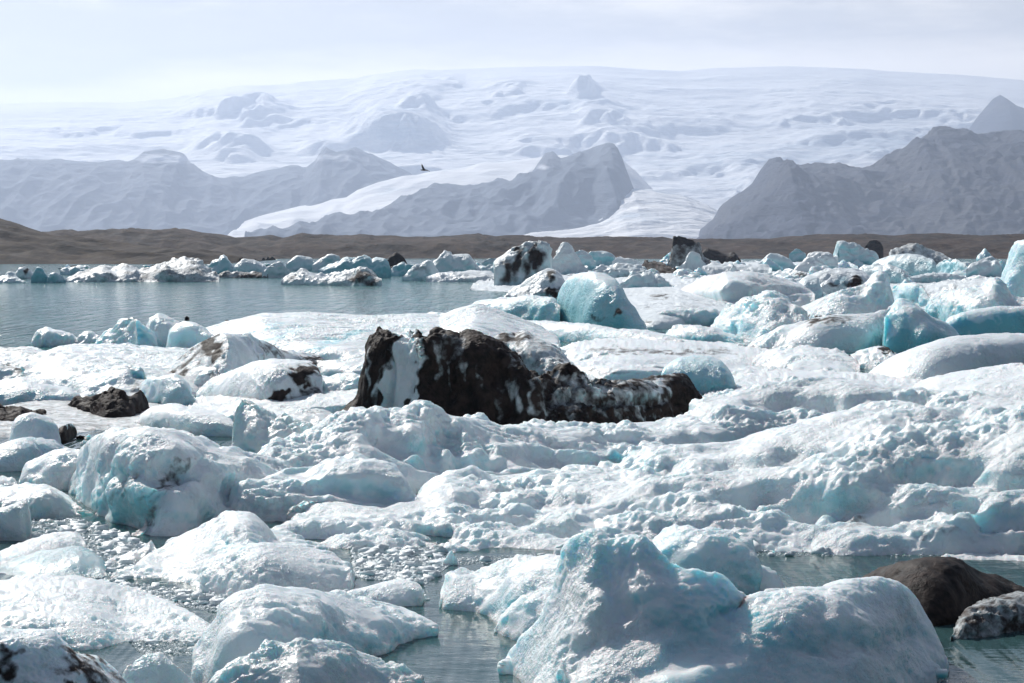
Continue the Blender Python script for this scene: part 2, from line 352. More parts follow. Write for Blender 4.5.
B('very long lumpy white ice ridge with blue hollows crossing the picture', [
  L([(228,470),(250,455),(275,440),(300,432),(325,422),(345,412),(362,407),(380,407),(390,412),(400,409),(412,403),(425,403),(437,410),(450,416),(465,414),(480,417),(500,424),(530,426),(560,427),(600,428),(640,425),(665,421),(690,412),(700,404),(720,396),(740,390),(765,384),(800,380),(840,379),(880,383),(930,387),(980,394),(1070,400)],
    [(228,505),(300,500),(370,500),(440,492),(520,480),(600,475),(700,460),(800,450),(1070,470)], d=4.5, e=1.0, k=.62, bk=.8, sm=1.3),
  L([(215,510),(235,492),(262,478),(285,468),(312,463),(335,456),(360,452),(385,458),(402,466),(410,478),(416,490)],
    [(215,520),(260,522),(330,520),(416,518)], d=1.6, e=.75, k=.5, sm=1.5),
  L([(225,540),(260,520),(290,505),(310,498),(350,504),(380,506),(415,498),(430,485),(450,478),(475,480),(500,484),(525,480),(560,474),(590,470),(625,462),(650,452),(690,446),(740,440),(790,425),(840,412),(880,405),(915,402),(960,408),(1000,402),(1070,405)],
    [(225,555),(300,556),(400,558),(470,556),(530,554),(600,556),(660,556),(740,552),(800,552),(1070,553)], d=6.5, e=1.15, k=.7, bk=.7, sm=1.4),
  L([(560,540),(610,520),(660,505),(720,500),(770,490),(830,478),(870,470),(930,476),(960,468),(1010,460),(1070,455)], [(560,556),(700,556),(1070,553)], d=4.5, e=1.1, k=.6, sm=1.5),
  L([(770,545),(800,535),(830,522),(850,515),(875,517),(905,521),(925,512),(950,500),(985,492),(1070,488)], [(770,553),(860,557),(960,556),(1070,553)], d=1.7, e=.85, k=.6, sm=1.5)],
  name='ice_ridge', cat='ice ridge', rough=1.25, big=.7, vox=2.0, tint=0.0,
  dents=[(420,440,60,14,0.36),(455,462,40,10,0.36),(345,488,45,9,0.29),(300,470,20,6,0.22),(560,455,60,8,0.36),(640,462,60,8,0.40),(720,440,40,7,0.29),(600,440,40,7,0.25),(700,412,26,6,0.29),(770,400,34,7,0.29),(840,405,50,6,0.29),(900,398,50,8,0.40),
    (960,415,30,6,0.22),(800,500,50,15,0.65),(850,500,30,10,0.36),(930,470,44,10,0.50),(880,512,36,10,0.43),(960,505,20,6,0.29),(1000,480,30,7,0.29),(740,500,30,9,0.36),(1010,520,30,12,0.36),(640,505,30,6,0.25),(560,500,34,6,0.25),(500,520,30,5,0.25),(420,530,30,5,0.22),(330,530,30,5,0.22),(680,490,30,6,0.22),(820,450,34,5,0.22),(760,460,40,5,0.22),(560,530,30,4,0.22),(470,500,26,5,0.22)],
  spots=[(430,455,70,16,.35,'t'),(350,488,45,14,.3,'t'),(640,460,50,12,.25,'t'),(820,500,50,22,.3,'t'),(940,470,50,14,.3,'t'),(855,522,22,8,.4),(930,530,60,10,.28),(400,548,160,9,.15)])  # blue tint spots add painted shade to the hollows
B('crackled transparent cyan ice block wedged behind the long ridge', L(
  [(232,440),(232,398),(240,393),(250,395),(258,402),(268,413),(285,414),(300,417),(315,424),(322,440)], [(232,476),(280,480),(322,478)], d=1.6, e=.8, k=.6, endp=.4),
  tint=.3, clear=True, name='ice_block', cat='ice block', rough=2.6, big=1.4)
B('flat granular grey floe touching the foot of the big dark iceberg', L([(256,420),(270,413),(295,409),(320,410),(332,414),(340,421)], [(256,438),(340,438)], d=3, e=.7, k=.8), name='ice_floe', cat='ice floe', spots=[(320,414,50,8,.3)])
# --- left middle
B('snowy ice hump behind the massive rounded iceberg', L([(18,480),(24,463),(35,456),(50,450),(68,447),(82,449),(95,455)], [(18,487),(60,492),(95,490)], d=1.3, e=.8, k=.7), tint=.1)
B('round white ice bump low at the left edge above the snowy shelf', L([(-30,478),(0,474),(12,476),(18,481)], [(-30,492),(18,489)], d=.8, k=.7), tint=.1)
B('smooth blue-white ice knob with a narrow rounded head', [L(
  [(9,444),(11,430),(14,420),(22,414),(33,411),(44,415),(54,421),(60,430),(62,442)], [(9,462),(62,460)], d=1., e=.8, k=.4),
  L([(-40,460),(-10,448),(8,440),(30,436),(55,440),(70,447),(80,454)], [(-40,472),(20,472),(80,461)], d=1.3, e=.9, k=.6)], tint=.15, rough=.45, big=.5, spots=[(35,440,30,20,.2,'t')])
B('dark grey pebble shaped ice lump against the smooth knob', L([(50,441),(52,434),(60,428),(68,423),(73,424),(77,430)], [(50,442),(64,445),(77,434)], d=.6, e=1, endp=.8, px=.8), ash=1.0, rough=.4, spots=[(68,423,12,3,-.7)])
B('flat white slab with a sharp front edge and grey-blue side', L(
  [(135,416),(142,411),(155,406),(170,403),(185,405),(205,409),(222,413),(236,418)], [(135,424),(148,428),(170,433),(200,436),(236,437)], d=2.6, e=.3, k=.75, bk=.3), name='ice_slab', cat='ice slab', rough=.45, big=.25, tint=.05)
B('low snowy floe between the flat slab and the massive rounded iceberg', L([(100,432),(112,428),(140,427),(170,429),(195,432)], [(100,440),(195,442)], d=1.5, e=.6, k=.8), name='ice_floe', cat='ice floe')
B('heap of black-brown ash on a low floe', L([(62,404),(75,398),(92,396),(104,390),(113,388),(121,391),(128,396),(136,392),(140,388),(147,400),(150,407)], [(62,410),(100,421),(130,420),(150,412)], d=1.8, e=1.2, k=.6, px=1.1), name='ash_heap', cat='ash heap', ash=1.5, rough=1.6)
B('dark ash bank at the left edge with a ragged crest', L([(-40,402),(0,406),(8,409),(20,407),(32,411),(42,410),(50,417)], [(-40,432),(20,430),(50,421)], d=2, e=1., k=.6, px=1.1), name='ash_heap', cat='ash heap', ash=1.35, rough=1.5)
B('flat wet grey-pink floe sprinkled with ash around the black heap', L([(-40,404),(20,404),(60,404),(110,405),(160,402),(200,408)], [(-40,440),(60,436),(120,432),(200,426)], d=9, e=.5, k=.96, skirt=.3), name='ice_floe', cat='ice floe', ash=.40, rough=.35, big=.2)
B('small black ash clump beside the teal topped lump', L([(158,402),(163,398),(167,397),(171,400),(174,404)], [(158,406),(174,406)], d=.5, px=.8), name='ash_clump', cat='ash clump', ash=1.5)
B('teal fronted ice lump with a smooth snowy cap behind the flat slab', L([(138,395),(141,385),(146,378),(155,375),(165,376),(176,374),(184,379),(190,388),(196,398)], [(138,403),(165,407),(196,408)], d=1.2, e=.7, k=.5), tint=.3, rough=.4)
B('long rounded snow drift shaped floe at the left edge with blue front', L([(-40,382),(0,379),(20,377),(45,381),(58,386),(70,388),(78,393),(82,400)], [(-40,404),(30,406),(82,405)], d=2.4, e=.7, k=.6), tint=.1, rough=.5, name='ice_floe', cat='ice floe', spots=[(40,396,50,6,.4,'t')])
B('rough dirty white ice knuckle below the long veined ridge', L([(188,385),(195,374),(204,369),(214,366),(222,374),(226,384)], [(188,393),(226,396)], d=1., k=.5), spots=[(214,378,10,8,.6)])
B('thin clear fin of ice standing on the white floe', L([(224,358),(226,343),(230,345),(238,350),(243,353),(246,347),(251,347),(253,352)], [(224,369),(244,370),(253,360)], d=.25, e=.4, px=.8, sm=.5, endp=.1), tint=.12, clear=True, name='ice_slab', cat='ice slab', detail=.3, big=.1)
B('tilted white floe with a dark hollow under its edge', [L(
  [(196,388),(212,378),(230,371),(245,365),(258,361),(275,359),(295,359),(310,361),(318,366),(322,374)], [(196,400),(235,408),(270,414),(322,410)], d=3.4, e=.5, k=.55, bk=.5),
  L([(262,402),(270,390),(285,382),(298,378),(310,384),(322,390),(326,402)], [(262,412),(326,412)], d=1.2, e=.7, k=.5)],
  name='ice_floe', cat='ice floe', rough=.5, big=.35, spots=[(305,374,16,8,1.3,'a',-15),(274,404,12,8,1.),(290,400,26,8,.5),(312,392,12,10,.7)])  # ash-dark spots paint the shade in the hollow and underside
B('pile of small blue ice bumps right of the dark hollow', L([(318,385),(328,378),(340,374),(352,371),(362,375),(370,380)], [(318,410),(370,412)], d=1.8, e=.9, k=.6), rough=1.8, tint=.2)
B('long dirty veined ice ridge with a brown blotch', L(
  [(158,382),(165,370),(172,360),(182,350),(192,342),(202,336),(212,333),(226,333),(242,333),(256,337),(268,343),(282,349),(300,352),(315,354),(330,357),(350,360),(372,363)],
  [(158,392),(220,396),(300,378),(372,372)], d=2.6, e=.8, k=.5), tint=.12, rough=.7, big=.6,
  spots=[(213,348,10,16,1.2),(185,362,26,6,.7,'a',-45),(275,352,16,7,.55,'a',20),(322,360,24,4,.9,'a',6),(172,378,8,8,.6),(240,345,40,12,.2)])
B('smooth dirty grey ice ramp falling beside the upright teal block', L([(205,362),(215,358),(235,362),(250,358),(285,360)], [(205,372),(285,374)], d=2, k=.7), name='ice_floe', cat='ice floe', spots=[(230,364,30,5,.3)])
B('white domed ice mass with pale teal front at the tail of the water inlet', L([(88,348),(95,338),(104,330),(118,326),(126,320),(131,315),(136,320),(137,335),(137,348)], [(88,354),(137,356)], d=2, k=.5), tint=.15)
B('grey-blue cracked ice slab between the two white domes', L([(132,345),(133,318),(138,317),(145,322),(152,332),(158,345)], [(132,352),(158,352)], d=1., e=.5, k=.4), tint=.4, ash=.12)
B('scalloped white ice dome behind the cracked slab', L([(142,340),(144,324),(150,317),(158,313),(168,315),(175,319),(184,324),(192,334)], [(142,350),(192,350)], d=2.5, e=.7, k=.5), tint=.15)
B('faceted teal ice block with a thin clear edge', L([(165,352),(168,335),(170,328),(176,325),(185,321),(196,323),(206,328),(214,334),(220,345)], [(165,360),(220,362)], d=1.8, e=.6, k=.5), tint=.32, rough=.4)
B('small square white ice hump at the lagoon edge, farthest left of the pack', L([(31,344),(33,334),(37,328),(48,327),(58,329),(68,332),(75,336),(80,344)], [(31,347),(80,347)], d=2, e=.6, k=.5), tint=.05)
B('low grey-shadowed ice bump between the square hump and the white dome', L([(74,344),(78,334),(88,331),(98,334),(108,342)], [(74,347),(108,347)], d=1.6, k=.5), tint=.1)
B('folded white ice sheet with grey curved bands at the left edge', [L(
  [(-60,350),(0,348),(25,347),(45,352),(60,362),(66,370)], [(-60,378),(66,378)], d=6, e=.7, k=.75), L([(-60,366),(0,364),(30,367),(45,376)], [(-60,388),(45,388)], d=2, e=.7, k=.7)],
  name='ice_floe', cat='ice floe', rough=.6, spots=[(20,352,40,2.5,.55,'a',14),(10,368,30,3,.6,'a',12)])
B('broad undulating white ice sheet filling the left middle', [L(
  [(20,350),(60,345),(100,346),(150,350),(200,352),(240,356)], [(20,392),(100,398),(180,398),(240,390)], d=16, e=.6, k=.9),
  L([(75,395),(90,383),(105,372),(118,366),(128,366),(132,374),(134,390)], [(75,398),(134,396)], d=2.2, e=.7, k=.6),
  L([(60,372),(90,362),(120,358),(150,360),(180,366)], [(60,380),(180,380)], d=5, e=.8, k=.7)],
  name='ice_floe', cat='ice floe', rough=.6, tint=.02, spots=[(115,382,16,12,.35,'t'),(135,388,10,9,.5)])
B('white floe under the flat slab and the rough knuckle', L([(180,390),(230,384),(300,380),(372,376)], [(180,420),(240,424),(372,424)], d=12, e=.5, k=.92), name='ice_floe', cat='ice floe', rough=.7)
B('broad smooth white ice sheet with faint blue diagonal folds behind the dark iceberg', [L(
  [(176,330),(200,322),(235,318),(262,314),(300,314),(330,316),(350,317),(380,318),(410,316),(440,317),(458,310),(475,306),(500,310),(520,315),(560,322)],
  [(176,352),(260,372),(350,380),(450,380),(560,366)], d=30, e=.55, k=.9),
  L([(230,345),(262,334),(300,328),(345,326),(400,328)], [(230,356),(400,345)], d=5, e=1, k=.8),
  L([(300,350),(330,342),(370,338),(400,338)], [(300,364),(400,362)], d=4, e=1, k=.8)],
  name='ice_floe', cat='ice floe', rough=.5, tint=.04, an=(2.2,1,1), dents=[(262,346,40,3.5,.45),(310,356,40,3,.4),(330,338,60,3,.4),(420,332,50,3,.4)], spots=[(270,340,44,4,.8,'t',-22),(315,350,44,3.5,.8,'t',-22),(262,328,34,3,.7,'t',-10),(350,334,50,3,.6,'t',-16),(420,326,40,3,.5,'t',-10),(470,345,40,4,.5,'t',-8)])
for (x, y, lb) in ((187,317,'tiny black stone on the crest of the scalloped white dome'),(227,322,'first of the three tiny black stones in a row on the smooth sheet'),(238,321,'middle of the three tiny black stones on the smooth sheet'),
                   (252,323,'right-hand end of the three tiny black stones on the smooth sheet'),(382,324,'tiny black stone just above the black block of the dark iceberg'),(46,369,'lone pointed black stone on the folded sheet at the left')):
    B(lb, L([(x-2.4,y+1),(x-1.5,y-1),(x,y-2),(x+1.5,y-1),(x+2.4,y+1)], [(x-2.4,y+3.5),(x+2.4,y+3.5)], d=.25, px=.7, sm=.3), name='stone', cat='stone', ash=1.5, group='tiny black stones on the ice', detail=.3)
# --- the dark berg
B('big black and brown ash striped iceberg with a white vein', [L(
  [(334,424),(340,413),(348,405),(356,399),(361,393),(363,375),(363,350),(366,338),(371,332),(378,327),(388,330),(398,334),(408,336),(420,337)], [(334,430),(380,434),(420,436)], d=1.3, e=.55, k=.4, sm=.6, endp=.2),
  L([(378,425),(385,400),(392,375),(398,350),(404,334),(412,329),(422,333),(428,342),(428,365),(420,385),(410,410),(400,428)], [(378,432),(400,435)], d=1.6, e=.6, k=.4, sm=1),
  L([(405,425),(420,340),(436,331),(448,334),(460,337),(470,332),(482,338),(500,344),(512,352),(525,362),(535,378),(540,420)], [(405,436),(540,438)], d=1.6, e=.5, k=.4, sm=.7, endp=.3),
  L([(495,400),(505,372),(520,362),(540,374),(560,369),(580,376),(600,384),(615,382),(632,378),(650,378),(662,379),(675,374),(690,378),(700,386),(708,398),(710,410)],
    [(495,438),(600,436),(660,428),(710,418)], d=2.4, e=.9, k=.5, sm=1)],
  ash=.98, rough=1.35, big=.8, an=(.7,.7,1.9), vox=1.5, tint=.02, dents=[(440,380,14,30,.4),(500,390,10,30,.4),(580,400,30,8,.3),(640,400,30,6,.25),(390,390,5,40,.3)],
  spots=[(369,372,2.5,30,-.45),(376,390,2,24,-.35,'a',12),(438,372,3,30,-.4),(449,385,2.5,26,-.45,'a',-6),(463,378,3,34,-.35),(481,390,3,26,-.4,'a',-8),(515,395,4,22,-.5,'a',-10),(531,400,3,20,-.4),(404,345,15,22,-1.6,'a',14),(406,375,13,26,-1.6,'a',14),(396,400,13,26,-1.6,'a',14),(402,370,14,50,-.25,'t'),(385,400,6,20,-.5,'a',20),(450,350,16,20,-.3),(500,405,6,25,-.35),(545,405,30,10,-.25),(630,395,80,22,-.38),(600,392,40,8,-.2),(560,380,30,6,-.3),(520,360,16,8,-.35),(690,396,20,14,.4),(460,400,40,20,.3),(520,345,14,5,-.5),(660,384,12,8,-.5)])
B('rough dirty ice rubble heaped behind the black iceberg', L([(480,345),(495,335),(505,333),(515,337),(525,332),(533,338),(548,345),(560,352),(575,365),(588,376)], [(480,385),(588,392)], d=3, e=.8, k=.5), rough=1.5, ash=.38, spots=[(512,338,20,6,.5)])
B('jagged pale cyan ice tooth right of the dark rubble', L([(540,362),(548,350),(556,346),(562,348),(568,355),(574,362),(582,375)], [(540,378),(582,382)], d=1.2, k=.5, sm=.6), tint=.25)
B('translucent cyan ice dome above the right end of the black iceberg', L(
  [(660,378),(663,368),(670,362),(680,357),(695,355),(708,356),(720,360),(728,368),(734,378),(738,388)], [(660,398),(738,400)], d=1.8, e=.7, k=.4), tint=.62, rough=.35, big=.4)
# --- right middle
B('pale green-white floe right of the translucent cyan dome', L([(728,372),(745,368),(770,366),(790,368),(800,374)], [(728,384),(800,386)], d=4, k=.8), tint=.15, name='ice_floe', cat='ice floe')
B('flat white sheet with a grey dirt stripe behind the cyan dome', L([(540,345),(575,340),(620,340),(670,343),(720,347),(790,350),(850,352)], [(540,366),(600,384),(680,386),(850,372)], d=22, e=.5, k=.9), name='ice_floe', cat='ice floe', rough=.6, big=.4, dents=[(640,362,50,3,.5),(720,366,50,3,.5),(580,358,30,3,.4)], spots=[(620,350,60,3,.6,'a',2),(720,352,60,2.5,.55),(600,372,40,2,.45)])
B('long low blue fronted ice bank in front of the bright cyan dome', L(
  [(470,325),(500,320),(530,320),(560,322),(590,324),(615,328),(645,330),(665,334),(682,339),(692,346)], [(470,336),(560,342),(620,348),(692,352)], d=3, e=.6, k=.55), tint=.3, rough=.4, big=.4, spots=[(600,325,90,4,-.4,'t')], name='ice_bank', cat='ice bank')
B('bright cyan smooth ice dome', L(
  [(554,322),(556,306),(558,293),(563,284),(570,277),(580,273),(594,271),(606,273),(616,278),(623,288),(627,298),(632,304),(638,314),(648,328)],
  [(554,326),(590,331),(648,333)], d=4.2, e=.85, k=.45), tint=.58, rough=.3, big=.25, spots=[(617,311,5,5,.9),(597,318,8,3,.7),(590,275,40,5,-.35,'t')])
B('low blue and white shelf joined left of the bright cyan dome', L([(460,316),(466,308),(475,302),(490,298),(512,296),(535,296),(552,298),(560,306)], [(460,323),(520,326),(560,328)], d=3.2, e=.6, k=.5), tint=.4, rough=.4)
B('dirty edged white ice ramp behind the bright cyan dome', L([(498,300),(508,293),(520,286),(530,279),(543,271),(553,270),(562,280),(568,290)], [(498,304),(568,304)], d=5, k=.6), tint=.1, spots=[(550,276,8,5,.9),(553,291,10,5,.9),(528,294,12,3,.5)])
B('small cyan apron right of the bright cyan dome', L([(620,300),(626,293),(640,291),(650,296),(656,303)], [(620,306),(656,306)], d=2, k=.6), tint=.5)
B('wide smooth grey-white ice mound with a fine speckle', L([(662,300),(675,292),(690,284),(705,276),(725,272),(750,271),(775,276),(800,284),(815,292)], [(662,306),(730,314),(815,310)], d=14, e=.8, k=.6), rough=.6, big=.5, ash=.16, dents=[(730,296,50,4,.9),(770,290,30,3,.6)])
B('small white pointed ice cone standing on the smooth grey-white mound', L([(726,277),(728,271),(731,265),(734,262),(737,268),(740,276)], [(726,279),(740,279)], d=1., px=.7, sm=.4), tint=.05, detail=.5)
B('flat snow covered floe with red-brown debris specks behind the cyan dome', L([(585,294),(620,290),(680,288),(730,294)], [(585,326),(660,330),(730,322)], d=60, e=.5, k=.95), name='ice_floe', cat='ice floe', rough=.3, big=.2, spots=[(660,297,12,3,.75),(650,308,8,2,.6),(648,320,6,2,.6)])
B('round shouldered blue-white ice block with a flat top', L([(650,322),(655,314),(664,309),(680,308),(700,308),(715,308),(722,314)], [(650,328),(722,326)], d=3, e=.6, k=.5), tint=.25, spots=[(660,324,8,3,.7)])
B('undercut white ledge above a teal pool', L([(655,336),(668,328),(682,324),(700,325),(715,327),(728,333),(745,338),(762,340)], [(655,340),(700,344),(762,344)], d=3, e=.6, k=.55), tint=.12, spots=[(710,340,40,4,.7,'t'),(690,337,10,3,.4)])
B('lumpy white ice mass with scooped blue hollows beside the teal pool', L(
  [(708,326),(718,316),(730,308),(742,300),(752,298),(762,296),(772,292),(785,298),(800,306),(812,320),(815,330)], [(708,338),(760,345),(815,346)], d=5, e=1, k=.5), rough=1.6, tint=.12, spots=[(735,330,30,5,.35,'t')])
B('light blue ice block with a cleft top', L([(770,300),(774,288),(782,282),(792,278),(798,282),(806,278),(818,278),(822,288),(824,300)], [(770,306),(824,306)], d=3, k=.5), tint=.45, rough=.6)
B('white ice hump with a dark rimmed blue hollow', L([(795,286),(806,278),(820,272),(840,268),(855,269),(868,276),(872,284)], [(795,296),(872,296)], d=6, e=.8, k=.5), spots=[(832,287,9,4,.8),(854,282,8,5,.9),(843,283,9,5,.6,'t')], tint=.1)
B('great slanting beige-white iceberg with a steep blunt right end', [L(
  [(778,326),(790,316),(802,307),(820,298),(838,292),(852,288),(864,284),(872,276),(879,272),(885,274),(888,284),(893,298),(897,308),(899,320)], [(778,338),(840,342),(899,340)], d=4, e=.9, k=.45),
  L([(752,345),(766,333),(785,325),(810,318),(835,315),(858,315),(876,314),(888,308),(896,305),(903,308),(909,318)], [(752,350),(820,353),(880,352),(909,338)], d=4, e=.8, k=.5)],
  tint=.05, ash=.14, rough=.8, big=.6, spots=[(815,320,14,4,.55),(840,318,30,2.5,.45),(862,300,30,8,.25,'t'),(820,345,40,4,.2,'t')])
B('blue shaded ice flank falling to a deep teal pool', L([(884,318),(892,302),(897,299),(902,298),(912,302),(922,309),(934,317),(946,322),(954,328),(962,342)], [(884,354),(930,356),(962,354)], d=3, e=.8, k=.4), tint=.55, rough=.35, spots=[(905,345,22,12,.5,'t'),(925,312,30,5,-.5,'t')])
B('small rounded snowball-like ice lump in the shade of the blue flank', L([(916,350),(919,342),(926,339),(934,341),(939,350)], [(916,354),(939,354)], d=1, k=.4), tint=0)
B('large snow capped iceberg with glowing cyan cliff', [L(
  [(925,318),(926,302),(930,294),(940,290),(955,290),(972,288),(984,286),(990,280),(997,277),(1003,284),(1010,294),(1025,297),(1060,296)], [(925,336),(970,342),(1060,342)], d=5, e=.6, k=.45),
  L([(935,330),(950,318),(975,310),(1000,306),(1060,306)], [(935,345),(1060,345)], d=2, e=.5, k=.4)],
  tint=.3, rough=.6, big=.6, spots=[(1000,330,50,12,.7,'t'),(965,325,30,10,.3,'t'),(965,296,50,8,-.5,'t')])
B('tall smooth white ice pillar cut by the right picture edge', L([(1002,300),(1006,280),(1008,262),(1011,252),(1016,245),(1024,242),(1034,240),(1050,246)], [(1002,312),(1050,314)], d=3, e=.8, k=.4), tint=.3, rough=.6)
B('long smooth crested white ice drift with a deep blue shadow side', [L(
  [(858,376),(875,366),(892,357),(908,350),(925,344),(942,339),(960,336),(985,334),(1010,333),(1060,332)], [(858,386),(930,392),(1000,386),(1060,380)], d=4.5, e=.7, k=.5)],
  name='ice_bank', cat='ice bank', rough=.3, big=.3, tint=.12)
B('smooth white shelf running down from the crested drift to the long ridge', L([(900,392),(940,378),(980,370),(1020,364),(1060,360)], [(900,420),(980,430),(1060,430)], d=9, e=.8, k=.7), rough=.6, big=.5, name='ice_floe', cat='ice floe', spots=[(990,390,12,8,.3)])
B('low cyan slab lying before the crested drift', L([(786,372),(790,364),(800,361),(820,360),(840,362),(855,368),(862,374)], [(786,380),(862,382)], d=4, e=.5, k=.7), tint=.3, rough=.4, name='ice_slab', cat='ice slab')
B('white ice lump with a black smudge near the teal pool', L([(842,364),(850,354),(862,348),(878,345),(890,347),(898,354),(902,362)], [(842,368),(902,370)], d=3, k=.5), spots=[(888,350,6,5,1.1)], tint=.08)
B('flat white floe between the teal pool and the cyan slab', L([(752,356),(780,348),(810,346),(840,350),(860,356)], [(752,368),(800,374),(860,374)], d=8, e=.6, k=.8), name='ice_floe', cat='ice floe', rough=.8)
B('undulating white floe spread between the crested drift and the long ridge', L([(690,384),(740,376),(800,372),(860,374),(920,378),(960,382)], [(690,410),(800,405),(960,412)], d=10, e=.5, k=.9), name='ice_floe', cat='ice floe', rough=1)
